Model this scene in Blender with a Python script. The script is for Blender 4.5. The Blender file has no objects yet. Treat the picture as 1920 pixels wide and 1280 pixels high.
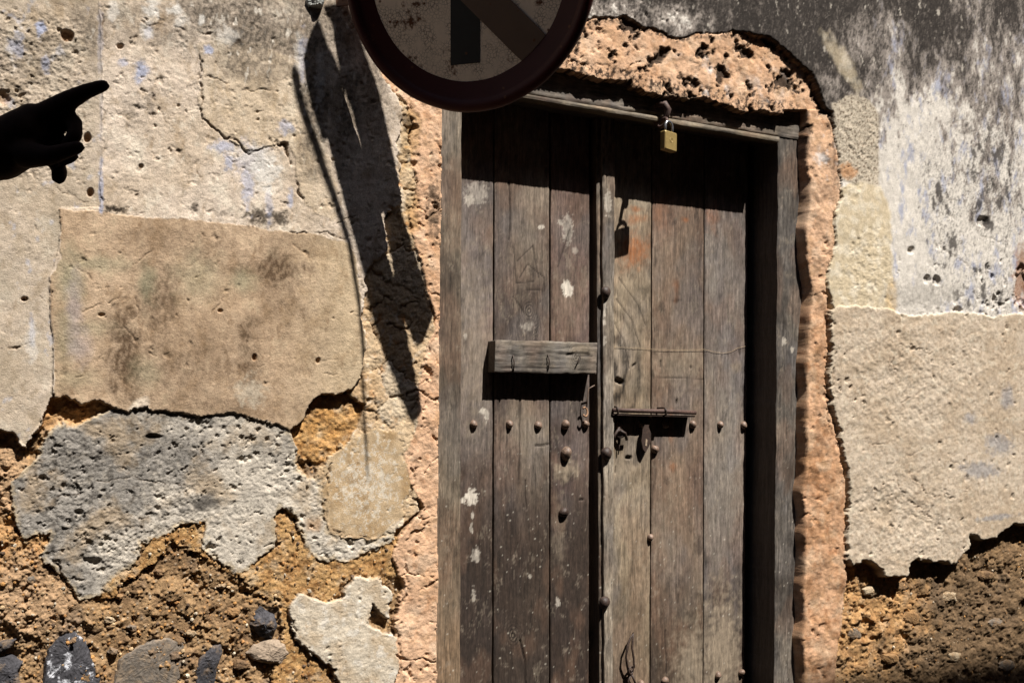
import bpy, math, random
import numpy as np
from mathutils import Vector, Matrix

# ------------------------------------------------------------------ camera, sky, sun, exposure
SC = bpy.context.scene
COL = SC.collection
FPX = 1866.7                      # focal length in pixels of a 1920 px wide picture (35 mm lens)
PSI = math.radians(28.5)          # the camera looks 28.5 degrees to the right of the wall's normal
DIST, EYE = 2.08, 1.6
cam_d = bpy.data.cameras.new('camera')
cam = bpy.data.objects.new('camera', cam_d)
COL.objects.link(cam)
cam.location = (0, -DIST, EYE)
cam.rotation_euler = (math.pi / 2, 0, -PSI)
cam_d.lens = 35.0
cam_d.sensor_width = 36.0
cam_d.shift_y = 160 / 1920
cam_d.clip_start = .02
cam_d.clip_end = 500
SC.camera = cam

SUNV = Vector((.4, -1, 1.8)).normalized()      # towards the sun
world = bpy.data.worlds.new('World')
SC.world = world
world.use_nodes = True
wn = world.node_tree
wn.nodes.clear()
sky = wn.nodes.new('ShaderNodeTexSky')
sky.sky_type = 'NISHITA'
sky.sun_disc = False
sky.sun_elevation = math.asin(SUNV.z)
sky.sun_rotation = math.atan2(SUNV.x, SUNV.y)
sky.altitude = 10
sky.air_density = 1.0
sky.dust_density = 1.5
bg = wn.nodes.new('ShaderNodeBackground')
bg.inputs['Strength'].default_value = .05
wo = wn.nodes.new('ShaderNodeOutputWorld')
wn.links.new(sky.outputs[0], bg.inputs[0])
wn.links.new(bg.outputs[0], wo.inputs[0])
sun_d = bpy.data.lights.new('sun', 'SUN')
sun_d.energy = 5.0
sun_d.angle = math.radians(.5)
sun_d.color = (1.0, .965, .90)
sun = bpy.data.objects.new('sun', sun_d)
COL.objects.link(sun)
sun.rotation_euler = SUNV.to_track_quat('Z', 'Y').to_euler()
SC.view_settings.view_transform = 'Standard'
SC.view_settings.look = 'None'
SC.view_settings.exposure = .80
SC.view_settings.gamma = 1
SC.view_settings.use_curve_mapping = False

# ------------------------------------------------------------------ from picture units to the wall
VX, VY = math.sin(PSI), math.cos(PSI)
RX, RY = math.cos(PSI), -math.sin(PSI)
def unp(px, py, y=0.0):
    """point of the vertical plane at depth y that shows at (px, py) in a 1920x1280 picture"""
    u = (px - 960) / FPX
    v = (800 - py) / FPX
    t = (y + DIST) / (VY + u * RY)
    return (VX + u * RX) * t, y, EYE + v * t
def proj(X, Y, Z):
    qy = Y + DIST
    d = X * VX + qy * VY
    return 960 + FPX * (X * RX + qy * RY) / d, 800 - FPX * (Z - EYE) / d

# ------------------------------------------------------------------ noise
_rg = np.random.default_rng(7)
_ang = _rg.random((256, 256)) * 2 * np.pi
GX = np.cos(_ang).astype(np.float32); GZ = np.sin(_ang).astype(np.float32)
WX = _rg.random((256, 256)).astype(np.float32); WZ = _rg.random((256, 256)).astype(np.float32); WR = _rg.random((256, 256)).astype(np.float32)
def perlin(x, z):
    x0 = np.floor(x); z0 = np.floor(z)
    fx = (x - x0).astype(np.float32); fz = (z - z0).astype(np.float32)
    i = x0.astype(np.int32) & 255; k = z0.astype(np.int32) & 255
    i1 = (i + 1) & 255; k1 = (k + 1) & 255
    u = fx * fx * fx * (fx * (fx * 6 - 15) + 10); w = fz * fz * fz * (fz * (fz * 6 - 15) + 10)
    a = GX[k, i] * fx + GZ[k, i] * fz
    b = GX[k, i1] * (fx - 1) + GZ[k, i1] * fz
    c = GX[k1, i] * fx + GZ[k1, i] * (fz - 1)
    d = GX[k1, i1] * (fx - 1) + GZ[k1, i1] * (fz - 1)
    a = a + (b - a) * u; c = c + (d - c) * u
    return (a + (c - a) * w) * 1.5
def fbm(x, z, fx, fz=None, octv=4, seed=0, gain=.5):
    if fz is None: fz = fx
    o = np.zeros(x.shape, np.float32); am = 1.0; tot = 0
    for q in range(octv):
        s = seed * 17.31 + q * 31.7
        ca, sa = math.cos(.5 * q), math.sin(.5 * q)
        if fx == fz:
            xx = (x * ca - z * sa) * fx + s; zz = (x * sa + z * ca) * fz + s * 1.7
        else:
            zz = z * fz + s * 1.7; xx = x * fx + s + (.35 + .2 * q) * zz * (fx / fz if fx < fz else 1.) * (1 if q % 2 else -1)
            if fz > fx: xx = x * fx + s; zz = zz + (.35 + .2 * q) * xx * (1 if q % 2 else -1)
        o += am * perlin(xx, zz); tot += am
        am *= gain; fx *= 2.03; fz *= 2.03
    return o / tot * 1.3
def worley(x, z, f, seed=0, fz=None):
    """F1, F2, random value of nearest cell"""
    xx = x * f + seed * 13.7; zz = z * (fz or f) + seed * 5.3
    x0 = np.floor(xx).astype(np.int32); z0 = np.floor(zz).astype(np.int32)
    f1 = np.full(x.shape, 9, np.float32); f2 = f1.copy(); rr = np.zeros(x.shape, np.float32)
    for dx in (-1, 0, 1):
        for dz in (-1, 0, 1):
            i = (x0 + dx) & 255; k = (z0 + dz) & 255
            d = np.sqrt((x0 + dx + WX[k, i] - xx) ** 2 + (z0 + dz + WZ[k, i] - zz) ** 2).astype(np.float32)
            m = d < f1
            f2 = np.where(m, f1, np.minimum(f2, d)); rr = np.where(m, WR[k, i], rr); f1 = np.where(m, d, f1)
    return f1, f2, rr
def sm(a, b, x):
    t = np.clip((x - a) / (b - a), 0, 1)
    return t * t * (3 - 2 * t)
def lin(r, g, b, M=1.16):
    """albedo of a surface that shows as this 8 bit colour in full sun"""
    c = np.array([r, g, b], np.float32) / 255
    return (np.where(c < .04045, c / 12.92, ((c + .055) / 1.055) ** 2.4) / M).astype(np.float32)
def mix(a, b, t):
    t = np.asarray(t, np.float32)
    return a + (b - a) * t[..., None]
def sdf(px, py, poly):
    """signed distance to a polygon, negative inside"""
    P = np.array(poly, np.float32)
    d = np.full(px.shape, 1e9, np.float32); ins = np.zeros(px.shape, bool)
    n = len(P)
    for i in range(n):
        ax, ay = P[i]; bx, by = P[(i + 1) % n]
        ex, ey = bx - ax, by - ay
        wx = px - ax; wy = py - ay
        t = np.clip((wx * ex + wy * ey) / (ex * ex + ey * ey + 1e-9), 0, 1)
        dd = (wx - ex * t) ** 2 + (wy - ey * t) ** 2
        d = np.minimum(d, dd)
        if ay != by:
            c = ((ay > py) != (by > py)) & (px < (bx - ax) * (py - ay) / (by - ay) + ax)
            ins ^= c
    d = np.sqrt(d)
    return np.where(ins, -d, d)
def pline(px, py, pts, jit=None):
    """distance to an open polyline and the position along it"""
    d = np.full(px.shape, 1e9, np.float32); tt = np.zeros(px.shape, np.float32)
    n = len(pts) - 1
    for i in range(n):
        ax, ay = pts[i]; bx, by = pts[i + 1]
        ex, ey = bx - ax, by - ay
        wx = px - ax; wy = py - ay
        t = np.clip((wx * ex + wy * ey) / (ex * ex + ey * ey + 1e-9), 0, 1)
        dd = np.sqrt((wx - ex * t) ** 2 + (wy - ey * t) ** 2)
        m = dd < d
        tt = np.where(m, (i + t) / n, tt); d = np.where(m, dd, d)
    return d, tt

# ------------------------------------------------------------------ materials
def principled(name):
    m = bpy.data.materials.new(name); m.use_nodes = True
    nt = m.node_tree; b = nt.nodes['Principled BSDF']
    return m, nt, b
def N(nt, t, **k):
    n = nt.nodes.new(t)
    for a, v in k.items():
        if a.startswith('i_'):
            n.inputs[a[2:].replace('_', ' ')].default_value = v
        else: setattr(n, a, v)
    return n
def ramp(nt, src, stops):
    r = N(nt, 'ShaderNodeValToRGB')
    e = r.color_ramp.elements
    while len(e) < len(stops): e.new(.5)
    for i, (p, c) in enumerate(stops):
        e[i].position = p; e[i].color = (*c, 1)
    nt.links.new(src, r.inputs[0])
    return r
def surf_mat(name, scale=(1, 1, 1), nsc=250., bump=.6, bdist=.001, rough=.92, vary=.22, spec=.15, vcol=True, base=(.3, .3, .3), metal=0., big=12., detail=6.):
    """base colour (painted per vertex or plain) broken up by noise, with fine relief"""
    m, nt, b = principled(name)
    tc = N(nt, 'ShaderNodeTexCoord')
    mp = N(nt, 'ShaderNodeMapping'); mp.inputs['Scale'].default_value = scale
    nt.links.new(tc.outputs['Object'], mp.inputs[0])
    n1 = N(nt, 'ShaderNodeTexNoise', i_Scale=nsc, i_Detail=detail, i_Roughness=.65)
    nt.links.new(mp.outputs[0], n1.inputs['Vector'])
    n2 = N(nt, 'ShaderNodeTexNoise', i_Scale=big, i_Detail=6.)
    nt.links.new(mp.outputs[0], n2.inputs['Vector'])
    r1 = ramp(nt, n1.outputs[0], [(.3, (1 - vary * 1.6,) * 3), (.7, (1 + vary,) * 3)])
    r2 = ramp(nt, n2.outputs[0], [(.3, (1 - vary,) * 3), (.7, (1 + vary * .6,) * 3)])
    mu = N(nt, 'ShaderNodeMix', data_type='RGBA', blend_type='MULTIPLY'); mu.inputs[0].default_value = 1
    nt.links.new(r1.outputs[0], mu.inputs[6]); nt.links.new(r2.outputs[0], mu.inputs[7])
    m2 = N(nt, 'ShaderNodeMix', data_type='RGBA', blend_type='MULTIPLY'); m2.inputs[0].default_value = 1
    nt.links.new(mu.outputs[2], m2.inputs[6])
    if vcol:
        at = N(nt, 'ShaderNodeAttribute', attribute_name='tint')
        nt.links.new(at.outputs['Color'], m2.inputs[7])
    else: m2.inputs[7].default_value = (*base, 1)
    nt.links.new(m2.outputs[2], b.inputs['Base Color'])
    bp = N(nt, 'ShaderNodeBump', i_Strength=bump, i_Distance=bdist)
    nt.links.new(n1.outputs[0], bp.inputs['Height'])
    nt.links.new(bp.outputs[0], b.inputs['Normal'])
    b.inputs['Roughness'].default_value = rough
    b.inputs['Specular IOR Level'].default_value = spec
    b.inputs['Metallic'].default_value = metal
    return m
M_plaster = surf_mat('weathered_plaster', nsc=380, bump=.85, bdist=.0014, vary=.19, spec=.08, big=60)
M_rubble = surf_mat('earth_rubble', nsc=330, bump=.9, bdist=.002, vary=.26, spec=.06, big=90)
M_wood = surf_mat('weathered_wood', scale=(1, 1, .07), nsc=700, bump=.7, bdist=.0009, vary=.30, rough=.78, spec=.25, big=120)
M_woodh = surf_mat('weathered_wood_across', scale=(.07, 1, 1), nsc=700, bump=.7, bdist=.0009, vary=.30, rough=.78, spec=.25, big=120)
M_stone = surf_mat('dark_basalt', nsc=160, bump=.6, bdist=.002, vary=.3, rough=.8, spec=.25, vcol=False, base=tuple(lin(78, 76, 80)))

# ------------------------------------------------------------------ objects
def link(name, me, mat=None, parent=None):
    o = bpy.data.objects.new(name, me); COL.objects.link(o)
    if mat is not None and me is not None and len(me.materials) == 0: me.materials.append(mat)
    if parent is not None: o.parent = parent
    return o
def tag(o, label=None, cat=None, group=None, kind=None):
    if label: o['label'] = label
    if cat: o['category'] = cat
    if group: o['group'] = group
    if kind: o['kind'] = kind
    return o
def empty(name, loc, label, cat, group=None):
    o = bpy.data.objects.new(name, None); COL.objects.link(o); o.location = loc
    o.empty_display_size = .05
    bpy.context.view_layer.update()
    return tag(o, label, cat, group)
def np_mesh(name, co, quads, col=None, smooth=False, tris=None):
    me = bpy.data.meshes.new(name)
    co = np.ascontiguousarray(co, np.float32)
    me.vertices.add(len(co)); me.vertices.foreach_set('co', co.ravel())
    nq = len(quads); nl = nq * 4
    me.loops.add(nl); me.loops.foreach_set('vertex_index', np.ascontiguousarray(quads, np.int32).ravel())
    me.polygons.add(nq); me.polygons.foreach_set('loop_start', np.arange(0, nl, 4, dtype=np.int32))
    if smooth: me.polygons.foreach_set('use_smooth', np.ones(nq, bool))
    me.update(calc_edges=True)
    if col is not None:
        a = me.color_attributes.new('tint', 'FLOAT_COLOR', 'POINT')
        c = np.ones((len(co), 4), np.float32); c[:, :3] = np.clip(col, .002, .9)
        a.data.foreach_set('color', c.ravel())
    return me
def pmesh(name, vs, fs, mat, parent, smooth=False, offset=None):
    me = bpy.data.meshes.new(name)
    if offset is not None: vs = [(v[0] - offset[0], v[1] - offset[1], v[2] - offset[2]) for v in vs]
    me.from_pydata([tuple(v) for v in vs], [], fs)
    me.update()
    if smooth:
        me.polygons.foreach_set('use_smooth', np.ones(len(me.polygons), bool))
    return link(name, me, mat, parent)

# ================================================================== THE WALL
class Pts:
    """points of the wall (or a board) with their metric and picture coordinates"""
    def __init__(s, X, Z, px, py): s.X, s.Z, s.px, s.py = X, Z, px, py
    def sub(s, m): return Pts(s.X[m], s.Z[m], s.px[m], s.py[m])
    def n(s, f, fz=None, o=4, seed=0, gain=.5): return fbm(s.X, s.Z, f, fz, o, seed, gain)
    def w(s, f, seed=0, fz=None): return worley(s.X, s.Z, f, seed, fz)
    def blot(s, cx, cy, rx, ry, ang=0, soft=.5, rag=.5, f=40., seed=3):
        ca, sa = math.cos(math.radians(ang)), math.sin(math.radians(ang))
        dx, dy = s.px - cx, s.py - cy
        a = (dx * ca + dy * sa) / rx; b = (-dx * sa + dy * ca) / ry
        r = np.sqrt(a * a + b * b)
        o = np.zeros(s.px.shape, np.float32)
        m = r < 2.6
        if m.any():
            rr = r[m] + rag * fbm(s.X[m], s.Z[m], f, None, 4, seed + cx * .01, .6)
            o[m] = 1 - sm(1 - soft, 1 + soft, rr)
        return o

def axis(lo, hi, step, lo2, hi2, g=1.11):
    a = list(np.arange(lo, hi, step)); l = []; p = a[0]; st = step * 2
    while p > lo2: p -= st; st *= g; l.append(p)
    r = []; p = a[-1]; st = step * 2
    while p < hi2: p += st; st *= g; r.append(p)
    return np.array(l[::-1] + a + r)
STEP = 1.7
gx = axis(-40, 1960, STEP, -4200, 2650)
gy = axis(-50, 1330, STEP, -1600, 2600)
NX, NY = len(gx), len(gy)
PX, PY = np.meshgrid(gx, gy)
PX = PX.ravel().astype(np.float32); PY = PY.ravel().astype(np.float32)
Xw, _, Zw = unp(PX.astype(np.float64), PY.astype(np.float64), 0.0)
Xw = Xw.astype(np.float32); Zw = Zw.astype(np.float32)

# --- outlines of the opening, in picture units
HOLE = [(826, 88), (1045, 130), (1100, 142), (1170, 158), (1250, 180), (1330, 190), (1400, 205), (1450, 212), (1499, 220), (1499, 400), (1496, 700), (1490, 1000), (1487, 1280), (1470, 2700), (815, 2700), (822, 1280), (824, 1000), (826, 700), (830, 400), (832, 230)]
A = Pts(Xw, Zw, PX, PY)
keep0 = sdf(PX, PY, HOLE) > -14
idx = np.nonzero(keep0)[0]
A = A.sub(idx)
n0 = len(idx)
# ragged edges: shift the outlines by noise
wx1 = A.n(9, o=6, seed=1, gain=.66) * 18 + A.n(60, o=3, seed=3, gain=.6) * np.where(A.px > 1300, .8, 4); wy1 = A.n(9, o=6, seed=2, gain=.66) * 18 + A.n(60, o=3, seed=4, gain=.6) * 4
fine = (np.abs(A.px - 960) < 1100) & (np.abs(A.py - 640) < 800)
WPX = A.px + wx1; WPY = A.py + wy1
def msk(poly, k=1.0, soft=1.2):
    P = np.array(poly); m = (A.px > P[:, 0].min() - 30) & (A.px < P[:, 0].max() + 30) & (A.py > P[:, 1].min() - 30) & (A.py < P[:, 1].max() + 30)
    d = np.full(n0, 99, np.float32)
    d[m] = sdf(A.px[m] + wx1[m] * k, A.py[m] + wy1[m] * k, poly)
    return d
H = np.zeros(n0, np.float32)            # height towards the street
C = np.zeros((n0, 3), np.float32)       # colour
LAB = np.zeros(n0, np.int32)
NAMES = ['rubble_core']
def layer(name, poly, colfn, hfn, k=1.0, edge=1.3, col_edge=None, lip=None, feather=0.):
    """lay a coat over what is there: colfn / hfn give colour and height inside the outline"""
    d = msk(poly, k)
    m = d < edge * (1 + feather)
    s = A.sub(m); e_ = edge * (1 + feather * sm(.0, .5, s.n(11, o=4, seed=len(NAMES) + 300, gain=.6))); w = 1 - sm(-e_, e_, d[m])
    w = sm(.0, 1., w + (w * (1 - w)) * 1.6 * s.n(90, o=3, seed=301)) if feather else w
    s.d = d[m]
    c = colfn(s)
    if lip is not None: c = mix(c, lin(*lip), (1 - sm(0, 7, -s.d + s.n(60, seed=5) * 4)) * .7)
    C[m] = mix(C[m], c, w); H[m] = H[m] + (hfn(s) - H[m]) * w
    LAB[m] = np.where(w > .5, len(NAMES), LAB[m])
    NAMES.append(name)

# ---- textures
def grains(s, f, lo, hi, seed=0):
    f1, f2, r = s.w(f, seed)
    return np.clip((hi - f1) / (hi - lo), 0, 1) * (r > .45) * (.4 + r)
def pits(s, f, dens, seed=0, size=.38):
    """0..1, deep inside scattered small holes"""
    f1, f2, r = s.w(f, seed)
    f1 = f1 + .34 * s.n(f * 2.6, o=3, seed=seed + 9, gain=.7)
    cl = sm(-.25, .35, s.n(f * .16, o=3, seed=seed + 19))
    sz = size * (.30 + 1.1 * ((r * 37.7) % 1) ** 2)
    return (np.where(r < dens, 1 - sm(sz * .35, sz + .05, f1), 0) * cl).astype(np.float32)
def core_col(s):
    n1 = s.n(14, o=5, seed=11); n2 = s.n(90, o=4, seed=12, gain=.65)
    c = mix(lin(170, 138, 102), lin(140, 112, 84), sm(-.3, .5, n1))
    c = mix(c, lin(182, 150, 112), sm(.15, .6, n2) * .8)
    c = mix(c, lin(92, 72, 54), sm(.1, .6, -n2) * .7)
    c = mix(c, lin(112, 104, 98), sm(.1, .5, s.n(10, o=4, seed=9)) * .6)
    g = grains(s, 105, .1, .36, 13); rg = s.w(105, 13)[2]
    c = mix(c, lin(196, 150, 100), np.clip(g, 0, 1) * (rg > .8) * .8)
    c = mix(c, lin(205, 185, 160), np.clip(g, 0, 1) * (rg < .55) * .7)
    return c
def core_h(s):
    f1, f2, r = s.w(48, 14)
    c1, c2, cr = worley(s.X + .01 * s.n(20, o=3, seed=8), s.Z + .01 * s.n(20, o=3, seed=6), 21, 5)
    h = -.022 + .007 * s.n(9, o=3, seed=15) + .012 * np.sqrt(np.clip(.55 - c1, 0, 1)) * (cr > .55) * cr + (.0015 + .0085 * sm(-.2, .35, s.n(6, o=3, seed=10))) * s.n(30, o=6, seed=16, gain=.62) + .006 * np.clip(.40 + .2 * s.n(70, o=2, seed=17) - f1, 0, 1) * (r > .55) * 2 - .010 * sm(.25, .6, s.n(26, 20, o=4, seed=19, gain=.6))
    g = grains(s, 105, .05, .4, 13)
    return h + .0028 * g + .0012 * s.n(260, o=2, seed=18)
def ochre_col(s):
    n1 = s.n(25, o=5, seed=21, gain=.6)
    c = mix(lin(196, 156, 106), lin(168, 126, 80), sm(-.3, .4, n1))
    c = mix(c, lin(206, 186, 158), sm(.0, .5, s.n(20, o=5, seed=20, gain=.65)) * .55)
    c = mix(c, lin(212, 172, 122), sm(.1, .6, s.n(110, o=3, seed=22)) * .7)
    c = mix(c, lin(120, 78, 42), sm(.2, .6, s.n(60, o=4, seed=23)) * .7)
    return c
def ochre_h(s): return -.016 + .0035 * s.n(22, o=5, seed=24, gain=.6) + .0022 * s.n(110, o=3, seed=25, gain=.6) - .003 * pits(s, 60, .35, 26)
def cream_col(s):
    n1 = s.n(5, o=4, seed=31); n2 = s.n(18, 12, o=5, seed=32, gain=.6); n3 = s.n(70, 40, o=4, seed=33, gain=.6)
    c = mix(lin(223, 205, 187), lin(210, 190, 168), sm(-.4, .5, n1))
    c = mix(c, lin(232, 219, 200), sm(.05, .6, n2) * .75)
    c = mix(c, lin(178, 156, 130), sm(.12, .6, -n2 + .3 * n3) * .6)
    c = mix(c, lin(178, 160, 138), sm(.1, .6, n3) * .4)
    c = mix(c, lin(164, 138, 108), sm(.18, .6, s.n(26, 9, o=5, seed=30, gain=.65)) * .55)
    c = mix(c, lin(238, 226, 208), sm(.25, .6, s.n(60, 30, o=5, seed=29, gain=.7)) * .6)
    c = mix(c, lin(120, 104, 86), sm(.42, .7, s.n(150, o=3, seed=34, gain=.6)) * .5)
    return c
def cream_h(s): return .0 + .003 * s.n(4, o=3, seed=35) + .0016 * s.n(24, o=5, seed=36, gain=.6) + .0009 * s.n(130, o=4, seed=37, gain=.7) - .0014 * sm(.3, .5, s.n(40, o=4, seed=28, gain=.65)) - .003 * pits(s, 55, .2, 38)

# ---- the core everywhere
H[:] = core_h(A); C[:] = core_col(A)
brn = A.blot(1800, 1190, 230, 130, 0, .6, .6, 12)
C = mix(C, lin(104, 86, 68) * (1 + .5 * A.n(70, o=5, seed=46, gain=.7)[:, None]), brn * .8)
C = mix(C, lin(128, 104, 78) * (1 + .5 * A.n(60, o=4, seed=47, gain=.7)[:, None]), (A.px > 1500) * .45 * (1 - A.blot(1650, 1120, 110, 110, 0, .7)))
oc = np.maximum.reduce([A.blot(1640, 1130, 95, 120, 10, .4, .6, 14), A.blot(120, 775, 60, 40, 0, .3, .3), A.blot(430, 800, 160, 14, 4, .4, .4), A.blot(0, 1010, 26, 60), A.blot(70, 1020, 50, 36, 0, .3, .4)])
so = oc > .01
ss = A.sub(so); C[so] = mix(C[so], mix(ochre_col(ss), lin(196, 150, 106), .4 * np.ones(so.sum())), oc[so])
pk = np.maximum(A.blot(60, 1125, 95, 70, 15, .4, .5, 14), A.blot(20, 900, 30, 70, 0, .4, .5))
C = mix(C, lin(192, 158, 124)[None] * (1 + .25 * A.n(80, o=4, seed=40)[:, None]), pk * .8)
H += pk * .006

# ---- ochre earth seams (left)
layer('earth_seam', [(175, 1120), (255, 1045), (262, 1010), (330, 985), (385, 985), (400, 1045), (440, 1085), (515, 1020), (520, 960), (545, 955), (600, 1045), (740, 1000), (765, 1040), (745, 1090), (660, 1085), (620, 1120), (555, 1115), (552, 1190), (620, 1260), (640, 1330), (500, 1330), (540, 1190), (530, 1135), (480, 1110), (420, 1085), (385, 1040), (330, 1018), (270, 1060), (200, 1120)], ochre_col, lambda s: ochre_h(s) + .002 + .003 * s.n(14, o=4, seed=43), k=1.8, feather=12.)
layer('earth_seam', [(545, 810), (580, 760), (655, 738), (690, 760), (672, 810), (650, 850), (600, 872), (560, 850)], lambda s: mix(ochre_col(s), lin(218, 164, 100), sm(-.2, .4, s.n(30, seed=41)) * .6), lambda s: ochre_h(s) - .002 + .003 * s.n(50, o=3, seed=42), k=1.0)

# ---- cracked rubble rendering between the big panels and the door
def rub_col(s):
    return mix(rub_col0(s), lin(214, 190, 158), sm(-.3, .3, s.n(10, o=3, seed=45)) * .6)
def rub_col0(s):
    xx = s.X + .016 * s.n(16, o=4, seed=54, gain=.6); zz = s.Z + .016 * s.n(16, o=4, seed=55, gain=.6)
    f1, f2, r = worley(xx, zz, 13, 51); e = f2 - f1
    n2 = s.n(60, o=4, seed=52, gain=.6)
    c = mix(lin(206, 176, 140), lin(214, 196, 172), (r > .5) * 1.)
    c = mix(c, lin(200, 160, 112), (r > .8) * .7)
    c = mix(c, lin(226, 214, 198), sm(.1, .6, n2) * .6)
    c = mix(c, lin(186, 128, 72), sm(.25, .65, s.n(34, o=4, seed=53, gain=.6)) * .8)
    return mix(c, lin(140, 98, 62), (1 - sm(.0, .05, e)) * .5 * sm(-.1, .35, s.n(12, o=3, seed=49)))
def rub_h(s):
    xx = s.X + .016 * s.n(16, o=4, seed=54, gain=.6); zz = s.Z + .016 * s.n(16, o=4, seed=55, gain=.6)
    f1, f2, r = worley(xx, zz, 13, 51); e = f2 - f1; br = sm(-.1, .35, s.n(12, o=3, seed=49))
    return -.010 + .0035 * np.sqrt(np.clip(e, 0, .5)) * 1.2 + .003 * (r - .5) - .005 * (1 - sm(.0, .035, e)) * br + .0026 * s.n(55, o=5, seed=56, gain=.65) + .0012 * s.n(170, o=2, seed=57)
layer('cracked_render', [(700, 105), (770, 190), (790, 430), (815, 610), (800, 800), (790, 960), (740, 1000), (650, 1050), (590, 1045), (560, 960), (600, 880), (650, 850), (690, 760), (655, 738), (680, 700), (678, 520), (700, 470), (735, 400), (735, 250)], rub_col, rub_h, k=.7)
tan = lambda s: mix(mix(lin(200, 174, 140), lin(182, 152, 114), sm(-.2, .5, s.n(18, 8, o=4, seed=58))), lin(222, 210, 192), sm(.22, .5, s.n(70, 50, o=6, seed=59, gain=.85) + .42 * s.blot(690, 905, 56, 70, 0, .9, .7)) * .85)
layer('render_patch', [(622, 856), (640, 836), (672, 826), (705, 806), (738, 812), (762, 850), (774, 905), (756, 962), (722, 996), (690, 1004), (650, 1006), (618, 985), (606, 930), (612, 885)], tan, lambda s: -.0075 + .0009 * s.n(35, o=5, seed=60, gain=.6) - .0015 * pits(s, 90, .2, 61), k=1.1, feather=9.)

# ---- grey cement patch and white patch, lower left
GREY = [(78, 812), (100, 795), (150, 790), (200, 764), (225, 752), (258, 752), (290, 752), (345, 758), (360, 764), (430, 762), (460, 772), (500, 780), (545, 800), (556, 845), (560, 880), (600, 900), (612, 960), (616, 1000), (655, 1012), (700, 1010), (742, 998), (738, 1015), (700, 1030), (655, 1052), (590, 1045), (572, 1010), (558, 965), (530, 950), (518, 970), (515, 1025), (480, 1050), (462, 1072), (440, 1085), (405, 1050), (385, 1030), (385, 985), (345, 982), (320, 1000), (262, 1015), (255, 1050), (205, 1095), (185, 1120), (150, 1127), (112, 1072), (75, 1050), (95, 1005), (45, 1015), (25, 960), (22, 905), (45, 880), (72, 850)]
def grey_col(s):
    n1 = s.n(9, o=4, seed=91); n2 = s.n(50, o=5, seed=92, gain=.65)
    g = sm(-.3, .35, (s.px - 330) / 420 + (s.py - 930) / 420 + .5 * n1)
    c = mix(lin(156, 149, 141), lin(208, 197, 182), g)
    c = mix(c, lin(88, 82, 76), sm(-.05, .5, n2) * (.8 - .45 * g))
    c = mix(c, lin(214, 202, 186), sm(.05, .5, s.n(42, o=6, seed=93, gain=.72)) * (.45 + .45 * g))
    c = mix(c, lin(50, 46, 44), sm(.28, .5, s.n(110, o=4, seed=90, gain=.7)) * .75)
    c = mix(c, lin(172, 148, 118), sm(-.05, .5, s.n(11, o=5, seed=89, gain=.6)) * .6)
    c = mix(c, lin(222, 210, 194), sm(-.1, .4, s.n(15, o=5, seed=86, gain=.65)) * .6 * g)
    c = mix(c, lin(64, 60, 58), np.maximum(s.blot(385, 945, 30, 16, -10, .6, 1., 40), s.blot(290, 818, 20, 6, 0, .5, .6)) * .8)
    c = mix(c, lin(176, 130, 80), s.blot(590, 985, 14, 12, 0, .7) * .6)
    return mix(c, lin(196, 176, 146), (1 - sm(0, 9, -s.d + 9 * s.n(60, seed=94))) * .75)
def grey_h(s):
    g = sm(700, 1000, s.py)
    return -.0045 - .0055 * sm(800, 900, s.py + 40 * s.n(8, seed=87)) - .003 * sm(1000, 1100, s.py) + .0022 * s.n(8, o=3, seed=95) + (.0016 + .0034 * g) * sm(-.5, .3, s.n(6, o=3, seed=85)) * s.n(36, 50, o=6, seed=96, gain=.66) + .0010 * s.n(170, o=3, seed=97) - .005 * pits(s, 46, .5, 98) - .004 * sm(.3, .6, s.n(34, 46, o=4, seed=88, gain=.65)) - .008 * np.maximum.reduce([s.blot(290, 818, 14, 4, 0, .4, .4), s.blot(80, 896, 7, 5, 0, .3, .3), s.blot(148, 960, 8, 5, 0, .4, .4), s.blot(175, 1055, 12, 8, 0, .6, .6)])
layer('cement_patch', GREY, grey_col, grey_h, k=.9, feather=9.)
# ---- upper left plaster with the panels in it
TANB = [(108, 392), (205, 398), (300, 410), (420, 418), (520, 432), (600, 442), (657, 457), (668, 480), (675, 560), (683, 640), (680, 695), (662, 728), (630, 742), (600, 744), (578, 762), (570, 790), (545, 806), (500, 786), (430, 772), (380, 778), (330, 772), (285, 765), (262, 748), (240, 772), (205, 757), (180, 748), (150, 757), (125, 742), (100, 745), (102, 640), (95, 520), (112, 480)]
#COAT
layer('plaster_coat', [(-4400, -1700), (560, -1700), (650, -100), (700, 110), (742, 180), (752, 240), (750, 330), (745, 375), (728, 400), (733, 470), (700, 492), (683, 530), (683, 640), (680, 695), (640, 735), (600, 744), (545, 800), (430, 768), (285, 762), (100, 738), (85, 770), (70, 800), (48, 838), (22, 812), (0, 800), (-60, 790), (-4400, 700)], cream_col, cream_h, k=.9)
def far_col(s):
    c = cream_col(s)
    c = mix(c, lin(172, 156, 134), .45 + .35 * s.n(12, 8, o=4, seed=62))
    c = mix(c, lin(104, 84, 62), sm(.25, .55, s.n(55, o=5, seed=61, gain=.7)) * .6 * sm(400, 250, s.py))
    c = mix(c, lin(186, 190, 206), sm(.35, .6, s.n(30, 18, o=4, seed=63, gain=.55)) * .45)
    return c
def far_h(s):
    a = sm(190, 120, s.px) * sm(0, 60, s.py) * (1 - sm(280, 380, s.py)) + .25
    return -.003 + .0036 * a * s.n(30, o=6, seed=64, gain=.68) + .0016 * a * s.n(120, o=3, seed=65, gain=.65) - .0035 * a * pits(s, 80, .35, 66, .42)
layer('plaster_panel', [(-4400, -1700), (100, -1700), (183, -50), (190, 120), (190, 391), (112, 388), (108, 470), (92, 520), (100, 640), (98, 740), (80, 775), (48, 836), (22, 812), (-60, 790), (-4400, 700)], far_col, far_h, k=.35)
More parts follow.
